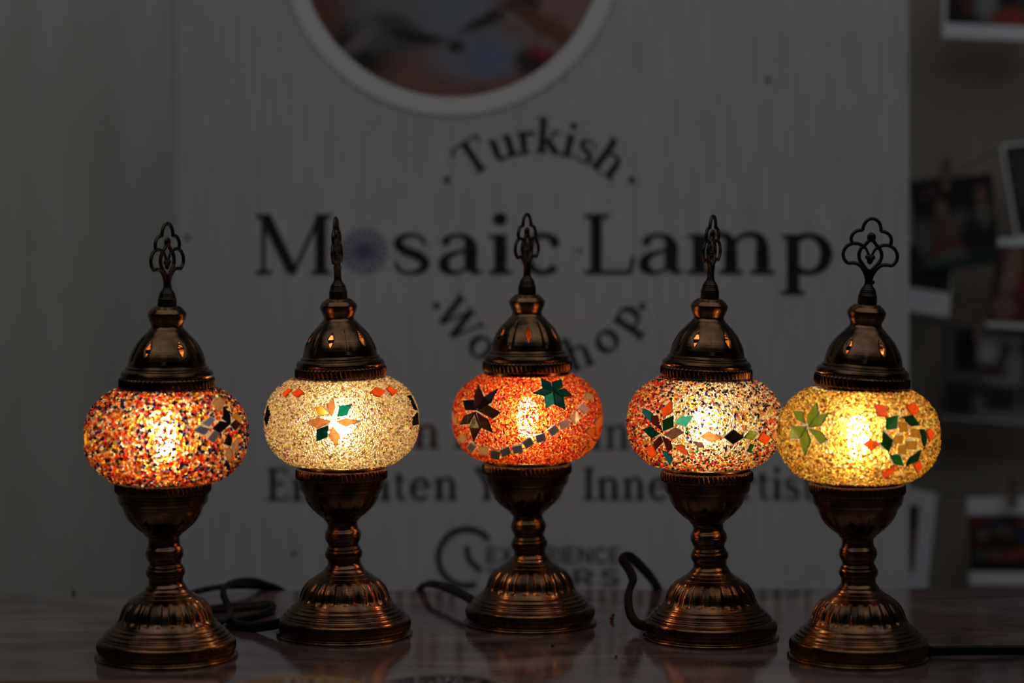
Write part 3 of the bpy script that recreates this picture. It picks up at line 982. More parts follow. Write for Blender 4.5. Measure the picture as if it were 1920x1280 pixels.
SOCK = [(267.2, 6.9), (268, 7.3), (270, 7.4), (273, 7.2), (274.4, 7.2), (274.9, 6.6), (275.6, 6.7), (276.3, 6.3), (277.0, 6.4), (277.8, 5.9), (278.5, 6.0), (279.3, 5.3), (280.2, 4.9), (281.6, 3.7), (283, 3.3)]
v, f, q = lathe(SOCK, 48, 2, None, True, True)
ME_SOCK = mesh('finial_socket', v, f)
ME_SOCK.materials.append(M['brass_dark'])

def finial_mesh():
    g = Geo()
    def stroke(pts, r, mirror=True, flat=0.95):
        for sx in ((1, -1) if mirror else (1,)):
            q = catmull([(sx * a / 1000, 0.0, (281 + b) / 1000) for a, b in pts], 6)
            rr = r
            if hasattr(r, '__len__'):
                rr = [x[0] / 1000 for x in catmull([(k,) for k in r], 6)]
            else:
                rr = r / 1000
            v, f = tube_geo(q, rr, 8, 1.0, None, (0, 1, 0))
            g.add(v, f)
    stroke([(0, -1), (0, 5), (0, 10), (0, 13.6)], [3.4, 3.0, 3.0, 3.4], False)
    stroke([(1.0, 5), (2.4, 9), (4.4, 12.6), (7.4, 15.8), (11.5, 17.3), (17.6, 17.0)], [1.9, 1.8, 1.7, 1.6, 1.5, 1.4])
    stroke([(17.4, 16.9), (20.4, 20.6), (20.9, 25), (18.8, 29.4), (15.0, 31.8), (10.5, 32.2), (6.6, 31.0), (4.2, 29.2)], 1.38)
    stroke([(1.6, 12.5), (5.0, 16.2), (8.0, 20.2), (8.8, 24.6), (7.4, 28.6), (4.6, 31.6), (2.0, 34.6), (0.6, 37.0)], 1.42)
    stroke([(14.8, 32.0), (15.6, 36.2), (13.8, 40.2), (10.4, 42.2), (6.9, 42.6)], 1.38)
    stroke([(6.9, 42.4), (6.9, 45.0), (5.2, 49.0), (2.6, 51.2), (0, 51.9)], 1.38)
    stroke([(5.4, 30.4), (3.4, 28.4), (2.0, 25.6), (0.6, 23.0)], 1.05)
    for (a, b, rx, rz) in ((0, 37.6, 3.5, 3.8), (-1.7, 22.4, 2.3, 2.2), (1.7, 22.4, 2.3, 2.2), (0, 20.4, 2.5, 3.6)):
        v, f = sphere_geo((a / 1000, 0, (281 + b) / 1000), rx / 1000, 0.0019, rz / 1000)
        g.add(v, f)
    v, f = sphere_geo((0.0034, 0.0, 0.2846), 0.0016)
    g.add(v, f)
    return g.mesh('finial')
ME_FIN = finial_mesh()
ME_FIN.materials.append(M['brass_dark'])

# globe, bulb and holder
GA, GB, GC, GN = 60.3, 39.8, 168.3, 2.4        # half width, half height, centre height in mm, fullness
def g_val(x, y, z):
    return (hypot(x, y) / GA) ** GN + (abs(z) / GB) ** GN
def g_rad(z):
    return GA * max(0.0, 1 - (abs(z) / GB) ** GN) ** (1 / GN)
GLOBE = []
GLOBE += [(GC - 33.3, 33.0), (GC - 33.0, 38.0)]
for i in range(33):
    z = -32.6 + 67.8 * i / 32
    GLOBE.append((GC + z, g_rad(z)))
GLOBE += [(GC + 35.5, 34.0), (GC + 35.7, 31.0)]
v, f, q = lathe(GLOBE, 128, 1, smooth_prof=False)
v = [(a, b, c - GC / 1000) for a, b, c in v]
ME_GLOBE = mesh('globe', v, f)
ME_GLOBE.materials.append(M['shell'])
BULB = [(152, 6.2), (156, 6.6), (160, 7.4), (165, 8.3), (170, 8.6), (175, 7.8), (179, 6.0), (182, 3.6), (183, 1.5)]
v, f, q = lathe(BULB, 16, 2, None, True, True)
ME_BULB = mesh('bulb', v, f)
ME_BULB.materials.append(M['bulb'])
ROD = [(188, 3.6), (189, 5.0), (193, 5.0), (194, 3.6), (226, 3.6), (226.5, 5.2), (231, 5.2), (232, 4.2), (256, 4.2)]
v, f, q = lathe(ROD, 24, 1, None, True, True, smooth_prof=False)
ME_ROD = mesh('added_inner_rod', v, f)  # rod added inside the cap to block sight through holes and catch glow
ME_ROD.materials.append(M['brass_inner'])
HOLD = [(119.8, 30.5), (121.6, 30.5), (122.0, 15), (124, 13.5), (146, 12.6), (150, 12.0), (152.5, 8.2)]
v, f, q = lathe(HOLD, 48, 1, None, True, True, smooth_prof=False)
ME_HOLD = mesh('bulb_holder', v, f, False)
ME_HOLD.materials.append(M['holder'])

# ------------------------------------------------------------------ beads and mosaic tiles
TILE_COL = {
    'peach': (0.62, 0.25, 0.095), 'red_orange': (0.70, 0.085, 0.012), 'teal': (0.004, 0.16, 0.135), 'dark_teal': (0.001, 0.028, 0.028), 'turquoise': (0.06, 0.62, 0.60),
    'blue': (0.006, 0.10, 0.17), 'green': (0.008, 0.085, 0.014), 'dark_green': (0.004, 0.030, 0.006), 'olive': (0.16, 0.24, 0.03), 'black': (0.004, 0.003, 0.003),
    'brown': (0.022, 0.007, 0.005), 'maroon': (0.055, 0.008, 0.008), 'mauve': (0.16, 0.075, 0.075), 'clear': (0.50, 0.29, 0.15), 'gold': (0.55, 0.29, 0.045), 'yellow': (0.75, 0.48, 0.03),
    'orange': (0.44, 0.09, 0.018)}
TILE_MAT = {}
def tile_mat(c):
    if c not in TILE_MAT:
        if c == 'mirror':
            TILE_MAT[c] = principled('mirror_glass', (0.95, 0.84, 0.82), 0.38, metal=0.6)
        elif c in ('clear', 'gold'):
            TILE_MAT[c] = glass_mix('tile_' + c, TILE_COL[c], trans=0.09, refr=0.38, haze=0.26, clear=0.16, gloss=0.08, noise=0.35)
        else:
            TILE_MAT[c] = glass_mix('tile_' + c, tuple(0.52 * x for x in TILE_COL[c]), trans=0.66, refr=0.015, clear=0.03, gloss=0.015 if max(TILE_COL[c]) < 0.06 else 0.03, noise=0.5)
    return TILE_MAT[c]

# shape given as pixels of an enlarged view: (origin, scale) then the tiles' corners
T1 = ((140, 700, 5.333), [
    ('mirror', (1185, 570), (1245, 525), (1345, 555), (1290, 615)), ('mirror', (1270, 500), (1345, 440), (1395, 470), (1340, 530)),
    ('mirror', (1320, 650), (1385, 570), (1440, 600), (1385, 690)), ('clear', (1375, 300), (1440, 240), (1500, 300), (1440, 400)),
    ('black', (1380, 550), (1440, 480), (1550, 500), (1450, 590)), ('black', (1470, 450), (1485, 345), (1540, 420), (1545, 495)),
    ('brown', (1558, 515), (1600, 470), (1640, 510), (1600, 565)), ('black', (1490, 700), (1530, 600), (1560, 650), (1550, 725)),
    ('clear', (1560, 790), (1580, 690), (1630, 640), (1615, 760)), ('gold', (1555, 425), (1600, 400), (1655, 450), (1645, 500)),
    ('clear', (1500, 810), (1540, 735), (1570, 800), (1540, 880)), ('yellow', (112, 610), (138, 570), (142, 700), (122, 720))])
T2 = ((480, 690, 6.0), [
    ('peach', (855, 340), (895, 440), (855, 550), (800, 440)), ('peach', (580, 610), (700, 560), (840, 600), (700, 672)),
    ('peach', (900, 600), (1010, 562), (1160, 595), (1010, 657)), ('peach', (860, 655), (948, 760), (900, 880), (828, 750)),
    ('teal', (940, 430), (1070, 415), (1025, 530), (915, 545)), ('dark_teal', (692, 690), (812, 650), (800, 770), (688, 815)),
    ('gold', (670, 450), (750, 430), (820, 520), (700, 540)), ('clear', (870, 620), (960, 640), (1090, 720), (960, 740)),
    ('red_orange', (310, 300), (365, 245), (415, 250), (340, 338)), ('red_orange', (415, 295), (490, 238), (548, 290), (465, 335)),
    ('red_orange', (1280, 285), (1340, 228), (1442, 265), (1390, 333)), ('red_orange', (1455, 245), (1490, 215), (1582, 270), (1530, 315)),
    ('black', (1700, 320), (1725, 315), (1795, 470), (1765, 460)), ('black', (1752, 560), (1800, 505), (1808, 630), (1748, 645)),
    ('black', (115, 580), (150, 430), (168, 520), (135, 645))])
T3 = ((820, 680, 5.647), [
    ('brown', (445, 245), (497, 370), (430, 482), (398, 370)), ('black', (642, 290), (570, 420), (440, 500), (500, 370)), ('brown', (667, 525), (590, 590), (440, 510), (540, 450)),
    ('brown', (587, 732), (470, 680), (430, 530), (540, 600)), ('brown', (395, 822), (353, 680), (410, 540), (462, 690)), ('brown', (255, 652), (300, 560), (410, 520), (340, 645)),
    ('black', (285, 405), (390, 398), (420, 500), (310, 500)),
    ('dark_teal', (1098, 178), (1195, 220), (1220, 308), (1110, 260)), ('dark_teal', (1310, 188), (1322, 262), (1225, 308), (1213, 215)), ('dark_teal', (1412, 345), (1310, 372), (1230, 315), (1340, 280)),
    ('dark_teal', (1347, 492), (1240, 440), (1228, 325), (1332, 380)), ('teal', (1150, 478), (1133, 360), (1215, 325), (1230, 430)), ('dark_teal', (1022, 325), (1110, 278), (1205, 315), (1130, 352)),
    ('orange', (1560, 725), (1600, 680), (1650, 700), (1640, 805)), ('orange', (1655, 620), (1720, 540), (1742, 620), (1665, 760)), ('orange', (1590, 825), (1700, 805), (1660, 905), (1565, 980)),
    ('orange', (1495, 970), (1560, 880), (1600, 880), (1540, 995)), ('clear', (135, 545), (165, 500), (220, 640), (190, 650))])
_band = [(275, 800), (372, 885), (495, 925), (620, 962), (725, 930), (850, 905), (962, 840), (1092, 790), (1225, 712), (1338, 650), (1452, 578), (1540, 488), (1592, 365)]
for i, (x, y) in enumerate(_band):
    x0, y0 = _band[max(i - 1, 0)]
    x1, y1 = _band[min(i + 1, len(_band) - 1)]
    a = atan2(y1 - y0, x1 - x0) + (0.18 if i % 2 else -0.12)
    hw = 47 if x > 450 else 36
    hh = 38 if x < 1400 else 42
    if x > 1500:
        hw = 34
    c_, s_ = cos(a), sin(a)
    T3[1].append(('clear' if i in (0, 2, 10, 12) else 'mirror',) + tuple((x + c_ * p * hw - s_ * q_ * hh, y + s_ * p * hw + c_ * q_ * hh) for p, q_ in ((-1, -1), (1, -1), (1, 1), (-1, 1))))
T4 = ((1160, 690, 6.0), [
    ('red_orange', (495, 475), (600, 368), (607, 490), (510, 562)), ('dark_green', (505, 590), (617, 540), (612, 660), (510, 702)), ('maroon', (382, 540), (440, 535), (487, 692), (388, 622)),
    ('blue', (275, 500), (308, 462), (387, 510), (372, 602)), ('dark_teal', (285, 690), (370, 655), (462, 735), (380, 782)), ('mauve', (520, 742), (640, 668), (737, 720), (620, 792)),
    ('maroon', (405, 830), (470, 765), (500, 830), (425, 912)), ('maroon', (500, 770), (590, 820), (605, 900), (560, 932)), ('turquoise', (648, 612), (710, 545), (832, 545), (760, 652)),
    ('red_orange', (325, 882), (390, 855), (440, 960), (380, 1002)), ('red_orange', (645, 868), (730, 860), (792, 972), (700, 932)), ('blue', (500, 928), (560, 945), (612, 1012), (580, 1072)),
    ('peach', (918, 770), (1010, 708), (1147, 770), (1050, 837)), ('black', (1188, 775), (1290, 693), (1397, 775), (1280, 847)), ('olive', (1412, 782), (1470, 698), (1552, 730), (1500, 802)),
    ('red_orange', (1560, 802), (1612, 720), (1697, 780), (1640, 852)), ('mauve', (845, 832), (940, 828), (962, 884), (895, 886)), ('green', (1440, 932), (1480, 850), (1512, 860), (1470, 932)),
    ('peach', (1700, 762), (1750, 690), (1790, 742), (1740, 822))])
T5 = ((1440, 710, 5.647), [
    ('olive', (520, 268), (542, 370), (440, 500), (428, 390)), ('olive', (647, 368), (570, 492), (450, 512), (530, 400)), ('olive', (632, 640), (560, 682), (440, 530), (560, 556)),
    ('olive', (400, 802), (348, 650), (415, 540), (457, 660)), ('olive', (238, 622), (270, 508), (410, 508), (350, 628)), ('olive', (283, 348), (377, 358), (397, 472), (310, 432)),
    ('green', (1253, 418), (1367, 398), (1357, 522), (1248, 537)), ('dark_green', (1418, 408), (1522, 393), (1592, 490), (1510, 502)), ('dark_green', (1600, 538), (1642, 538), (1668, 640), (1640, 742)),
    ('dark_green', (1607, 753), (1580, 852), (1448, 917), (1500, 830)), ('green', (1283, 798), (1390, 805), (1427, 912), (1330, 892)), ('dark_green', (1220, 558), (1317, 650), (1275, 772), (1193, 690)),
    ('red_orange', (1128, 278), (1242, 300), (1262, 412), (1150, 382)), ('red_orange', (1458, 300), (1540, 262), (1592, 352), (1520, 392)), ('red_orange', (1665, 560), (1700, 528), (1747, 580), (1700, 667)),
    ('red_orange', (1528, 900), (1600, 863), (1622, 930), (1570, 982)), ('red_orange', (1198, 977), (1330, 908), (1332, 962), (1230, 1042)), ('red_orange', (998, 690), (1080, 638), (1182, 690), (1090, 757)),
    ('gold', (1380, 460), (1462, 470), (1470, 560), (1388, 560)), ('gold', (1500, 530), (1590, 540), (1590, 622), (1500, 612)), ('gold', (1330, 600), (1432, 600), (1422, 682), (1330, 682)),
    ('gold', (1460, 660), (1562, 660), (1560, 742), (1468, 742)), ('gold', (1368, 710), (1452, 700), (1452, 792), (1378, 792)), ('yellow', (112, 570), (185, 300), (212, 275), (150, 590))])

def on_globe(px, py, C):
    """point of the globe's surface (mm, globe frame) under photo pixel px,py; C = globe centre in the world"""
    o = (np.array((0, 0, CZ)) - C) * 1000
    cx, cy = 960 + FPX * C[0] / C[1], 300 + FPX * (CZ - C[2]) / C[1]
    for k in range(60):                    # outliers are pulled back on to the limb
        s = 1 - 0.012 * k
        d = np.array(((cx + (px - cx) * s - 960) / FPX, 1.0, -(cy + (py - cy) * s - 300) / FPX))
        t0 = -(o @ d) / (d @ d)            # nearest approach to the centre
        ts = np.linspace(t0 - 62, t0 + 20, 60)
        prev = ts[0]
        for t in ts[1:]:
            if g_val(*(o + d * t)) < 1:
                lo_, hi_ = prev, t
                for _ in range(30):
                    m_ = (lo_ + hi_) / 2
                    if g_val(*(o + d * m_)) < 1:
                        hi_ = m_
                    else:
                        lo_ = m_
                return o + d * hi_
            prev = t
    return np.array((0, -GA, 0))

def normal(p):
    rho = max(hypot(p[0], p[1]), 1e-6)
    k = (rho / GA) ** (GN - 1) / GA / rho
    n = np.array((p[0] * k, p[1] * k, math.copysign((abs(p[2]) / GB) ** (GN - 1) / GB, p[2])))
    return n / np.linalg.norm(n)

def make_tile(corners, thick=1.7):
    cen = sum(corners) / 4
    n0 = normal(cen)
    v, f = [], []
    for h, k in ((-0.3, 1.0), (thick - 0.45, 1.0), (thick, 0.90)):
        for c in corners:
            q = cen + (c - cen) * k
            # push back on to the curved glass, then out by h
            s = g_val(*q) ** (-1 / GN)
            q = q * s + normal(q) * h
            v.append(q / 1000)
    for lv in (0, 4):
        for i in range(4):
            i2 = (i + 1) % 4
            f.append((lv + i, lv + i2, lv + 4 + i2, lv + 4 + i))
    f.append((8, 9, 10, 11))
    e1, e2 = corners[1] - corners[0], corners[3] - corners[0]
    if np.dot(np.cross(e1, e2), n0) < 0:
        f = [tuple(reversed(q)) for q in f]
    return v, f

def bead_mesh(pitch, size, color_fn, tiles):
    pts = []
    z = -32.3
    while z < 35.0:                       # rings evenly spaced along the meridian
        r = g_rad(z)
        slope = (g_rad(z + 0.05) - g_rad(z - 0.05)) / 0.1
        m = sqrt(1 + slope * slope)
        n = max(6, int(2 * pi * r / pitch))
        ph = random.random() * 10
        for i in range(n):
            t = 2 * pi * i / n + ph
            pts.append((t + (RNG.random() - 0.5) * 0.75 * pitch / r, min(35.1, max(-32.5, z + (RNG.random() - 0.5) * 0.75 * pitch / m))))
        z += pitch * 0.88 / m
    A = np.array(pts)
    rr = GA * np.clip(1 - (np.abs(A[:, 1]) / GB) ** GN, 0, 1) ** (1 / GN)
    pos = np.stack((rr * np.sin(A[:, 0]), -rr * np.cos(A[:, 0]), A[:, 1]), 1)
    keep = np.ones(len(pos), bool)
    for cs in tiles:                      # no beads where a tile is glued
        cen = sum(cs) / 4
        n0 = normal(cen)
        e1 = cs[1] - cs[0]
        e1 = e1 - n0 * (e1 @ n0)
        e1 /= max(np.linalg.norm(e1), 1e-6)
        e2 = np.cross(n0, e1)
        rel = pos - cen
        near = np.linalg.norm(rel, axis=1) < 16
        u, w_ = rel @ e1, rel @ e2
        poly = [((c - cen) @ e1, (c - cen) @ e2) for c in cs]
        area = sum(poly[i][0] * poly[(i + 1) % 4][1] - poly[(i + 1) % 4][0] * poly[i][1] for i in range(4))
        sg = 1 if area > 0 else -1
        inside = near.copy()
        for i in range(4):
            x0, y0 = poly[i]
            x1, y1 = poly[(i + 1) % 4]
            l = hypot(x1 - x0, y1 - y0) or 1e-6
            dd = sg * ((x1 - x0) * (w_ - y0) - (y1 - y0) * (u - x0)) / l
            inside &= dd > -size * 0.75
        keep &= ~inside
    pos = pos[keep]
    n = len(pos)
    rho = np.hypot(pos[:, 0], pos[:, 1])
    kk = (rho / GA) ** (GN - 1) / GA / rho
    nrm = np.stack((pos[:, 0] * kk, pos[:, 1] * kk, np.sign(pos[:, 2]) * (np.abs(pos[:, 2]) / GB) ** (GN - 1) / GB), 1)
    nrm /= np.linalg.norm(nrm, axis=1, keepdims=True)
    ref = np.array((0.13, 0.21, 0.97))
    t1 = np.cross(nrm, ref)
    t1 /= np.linalg.norm(t1, axis=1, keepdims=True)
    t2 = np.cross(nrm, t1)
    ang0 = RNG.random(n) * 2 * pi
    rad = size * (0.78 + 0.50 * RNG.random(n))
    lift = size * (0.15 + 1.0 * RNG.random(n) ** 3)
    tilt = (RNG.random((n, 2)) - 0.5) * 1.1
    ax = nrm + t1 * tilt[:, :1] + t2 * tilt[:, 1:]
    ax /= np.linalg.norm(ax, axis=1, keepdims=True)
    S = 6
    rings = [(None, 1.18), (radians(104), 1.0), (radians(70), 1.0), (radians(33), 1.0)]
    per = S * len(rings) + 1
    V = np.zeros((n, per, 3))
    for j, (pa, sk) in enumerate(rings):
        for i in range(S):
            th = ang0 + 2 * pi * (i + 0.5 * j) / S
            if pa is None:                # skirt round the bead's foot, added to close gaps to the bulb's light
                V[:, j * S + i] = pos + nrm * 0.06 + (t1 * np.cos(th)[:, None] + t2 * np.sin(th)[:, None]) * (rad * sk)[:, None]
                continue
            V[:, j * S + i] = pos + ax * (lift + rad * cos(pa))[:, None] + (t1 * np.cos(th)[:, None] + t2 * np.sin(th)[:, None]) * (rad * sin(pa))[:, None]
    V[:, per - 1] = pos + ax * (lift + rad)[:, None]
    tri = []
    for j in range(len(rings) - 1):
        for i in range(S):
            i2 = (i + 1) % S
            a_, b_, c_, d_ = j * S + i, j * S + i2, (j + 1) * S + i, (j + 1) * S + i2
            tri += [(a_, c_, b_), (b_, c_, d_)]
    for i in range(S):
        tri.append(((len(rings) - 1) * S + i, per - 1, (len(rings) - 1) * S + (i + 1) % S))
    # orient outwards: t1 x t2 may point in
    flip = np.einsum('ij,ij->i', np.cross(t1, t2), nrm)[0] > 0
    tri = np.array(tri)
    if flip:
        tri = tri[:, [0, 2, 1]]
    loops = (tri[None] + (np.arange(n) * per)[:, None, None]).reshape(-1)
    starts = np.arange(0, len(loops), 3)
    col = color_fn(pos, n)
    cols = np.repeat(col, per, axis=0)
    me = np_mesh('bead_coating', V.reshape(-1, 3) / 1000, loops, starts, None, cols)
    me.materials.append(M['bead'])
    return me

def pick(pal, n, wts, var=0.42):
    idx = RNG.choice(len(pal), n, p=np.array(wts) / sum(wts))
    c = np.array(pal)[idx]
    return c * np.exp(var * RNG.normal(size=(n, 1)))  # random brightness per bead stands in for the bulb's glitter

def col1(pos, n):
    pal = [(0.75, 0.09, 0.02), (0.85, 0.26, 0.03), (0.9, 0.48, 0.05), (0.95, 0.8, 0.6), (0.015, 0.015, 0.11), (0.02, 0.015, 0.03), (0.5, 0.03, 0.02), (0.45, 0.25, 0.2)]
    c = pick(pal, n, [26, 20, 10, 17, 13, 7, 10, 8])
    return np.clip(c, 0, 1)
def col2(pos, n):
    pal = [(0.95, 0.80, 0.58), (0.90, 0.70, 0.36), (0.62, 0.54, 0.20), (0.80, 0.52, 0.48), (0.42, 0.18, 0.22), (0.97, 0.9, 0.75)]
    return np.clip(pick(pal, n, [36, 24, 11, 14, 5, 16], 0.24), 0, 1)
def col3(pos, n):
    pal = [(0.82, 0.055, 0.014), (0.88, 0.13, 0.02), (0.90, 0.27, 0.03), (0.92, 0.52, 0.10), (0.42, 0.014, 0.008)]
    return np.clip(pick(pal, n, [34, 28, 16, 10, 12]), 0, 1)
def col4(pos, n):
    pal = np.array([(0.95, 0.82, 0.62), (0.85, 0.55, 0.42), (0.80, 0.07, 0.03), (0.90, 0.30, 0.04), (0.85, 0.60, 0.06), (0.012, 0.012, 0.07), (0.02, 0.09, 0.03), (0.10, 0.012, 0.02)])
    x, z = pos[:, 0] / GA, pos[:, 2] / GB
    W = np.zeros((n, 8))
    left = np.clip((-x - 0.35) * 3, 0, 1)
    right = np.clip((x - 0.55) * 3, 0, 1)
    low = np.clip((-z - 0.35) * 3, 0, 1)
    topm = np.clip((z - 0.25) * 2.5, 0, 1) * (1 - left)
    mid = np.clip(1 - left - low - 0.6 * right, 0.05, 1)
    W += mid[:, None] * np.array([42, 22, 3, 6, 8, 5, 3, 2])
    W += left[:, None] * np.array([6, 12, 52, 24, 6, 4, 2, 5])
    W += right[:, None] * np.array([10, 16, 24, 18, 8, 8, 4, 10])
    W += low[:, None] * np.array([22, 12, 26, 16, 12, 5, 6, 7])
    W += topm[:, None] * np.array([24, 20, 3, 4, 3, 20, 3, 3])
    W /= W.sum(1, keepdims=True)
    cum = np.cumsum(W, 1)
    idx = (RNG.random((n, 1)) > cum).sum(1).clip(0, 7)
    return np.clip(pal[idx] * np.exp(0.40 * RNG.normal(size=(n, 1))), 0, 1)  # brightness spread between beads painted in as glitter
def col5(pos, n):
    pal = [(0.90, 0.56, 0.13), (0.86, 0.45, 0.08), (0.70, 0.36, 0.05), (0.97, 0.76, 0.34), (0.36, 0.16, 0.025)]
    return np.clip(pick(pal, n, [34, 26, 16, 16, 8]), 0, 1)

# ------------------------------------------------------------------ lamps
LAMPS = [
    dict(px=312, py=1231, cup=-2.6, globe=0.0, cap=0.3, top=0.8, dz=-4.0, gdz=0.0, cdz=2.7, caprot=-27, cuprot=-20, finrot=62, pitch=2.3, size=1.25, col=col1, tiles=T1,
         label='mosaic lamp with red orange and blue beads and grey mirror flower, leftmost of the row'),
    dict(px=646, py=1189, cup=-2.4, globe=-2.2, cap=-2.9, top=-6.8, dz=-2.0, gdz=1.0, cdz=1.6, caprot=-12, cuprot=28, finrot=84, pitch=1.62, size=0.84, col=col2, tiles=T2,
         label='mosaic lamp with pale champagne beads and peach and teal flower'),
    dict(px=994, py=1167, cup=-2.6, globe=-2.3, cap=-2.4, top=-2.6, dz=0.0, gdz=-1.2, cdz=-0.3, caprot=2, cuprot=-8, finrot=63, pitch=1.46, size=0.76, col=col3, tiles=T3,
         label='mosaic lamp with bright red orange beads, dark star, green star and mirror band'),
    dict(px=1332, py=1194, cup=-2.7, globe=-4.6, cap=-3.5, top=2.0, dz=0.0, gdz=1.1, cdz=1.1, caprot=-26, cuprot=-8, finrot=-113, pitch=1.82, size=0.94, col=col4, tiles=T4,
         label='mosaic lamp with many coloured beads, turquoise and black diamonds'),
    dict(px=1610, py=1231, cup=-1.0, globe=-0.2, cap=2.2, top=10.2, dz=0.0, gdz=0.3, cdz=1.6, caprot=-36, cuprot=-17, finrot=6, pitch=1.86, size=0.96, col=col5, tiles=T5,
         label='mosaic lamp with gold beads, olive star and dark green ring, rightmost of the row'),
]
# cord paths: (photo x, photo y, depth); the wide side of the flat flex turns by the angle
CORDS = [
    [(408, 1168, 2.00, 0), (424, 1158, 2.06, 20), (431, 1148, 2.10, 60), (424, 1128, 2.12, 90), (418, 1110, 2.13, 90), (426, 1097, 2.16, 60), (446, 1089, 2.19, 20), (472, 1088, 2.215, 20), (498, 1095, 2.235, 20),
     (520, 1104, 2.252, 30), (536, 1120, 2.268, 40), (548, 1160, 2.275, 60), (556, 1240, 2.285, 90)],
    [(534, 1166, 2.03, 80), (510, 1171, 2.035, 80), (480, 1175, 2.045, 75), (448, 1178, 2.055, 60), (432, 1174, 2.07, 20), (446, 1168, 2.085, 20), (478, 1156, 2.10, 30), (504, 1150, 2.12, 60), (512, 1146, 2.135, 60), (502, 1145, 2.15, 50),
     (470, 1149, 2.145, 40), (420, 1154, 2.135, 40), (380, 1156, 2.13, 40), (345, 1146, 2.145, 30), (336, 1130, 2.17, 20), (350, 1116, 2.185, 20), (372, 1108, 2.195, 10), (400, 1102, 2.205, 10), (430, 1099, 2.215, 10), (470, 1099, 2.230, 10),
     (500, 1104, 2.252, 20), (520, 1120, 2.268, 40), (532, 1160, 2.275, 60), (540, 1240, 2.285, 90)],
    [(892, 1130, 2.115, 30), (872, 1117, 2.14, 30), (850, 1107, 2.165, 30), (828, 1098, 2.19, 30), (808, 1094, 2.21, 30), (796, 1096, 2.235, 20), (788, 1103, 2.252, 20), (782, 1118, 2.266, 40), (778, 1160, 2.275, 60), (776, 1240, 2.285, 90)],
    [(1216, 1173, 2.03, 90), (1204, 1172, 2.035, 90), (1190, 1164, 2.045, 80), (1180, 1144, 2.055, 70), (1178, 1116, 2.07, 60), (1184, 1096, 2.085, 60), (1187, 1086, 2.09, 60), (1180, 1068, 2.10, 60), (1169, 1052, 2.11, 60), (1167, 1044, 2.115, 60), (1173, 1041, 2.12, 60),
     (1184, 1045, 2.13, 60), (1200, 1060, 2.16, 60), (1218, 1080, 2.20, 50), (1231, 1099, 2.246, 40), (1238, 1116, 2.262, 40), (1244, 1160, 2.275, 60), (1248, 1240, 2.285, 90)],
    [(1728, 1217, 1.945, 60), (1744, 1220, 1.948, 60), (1764, 1221, 1.95, 60), (1800, 1222, 1.952, 55), (1860, 1223, 1.953, 50), (1920, 1224, 1.953, 50), (2000, 1225, 1.95, 50), (2100, 1222, 1.955, 40)],
]

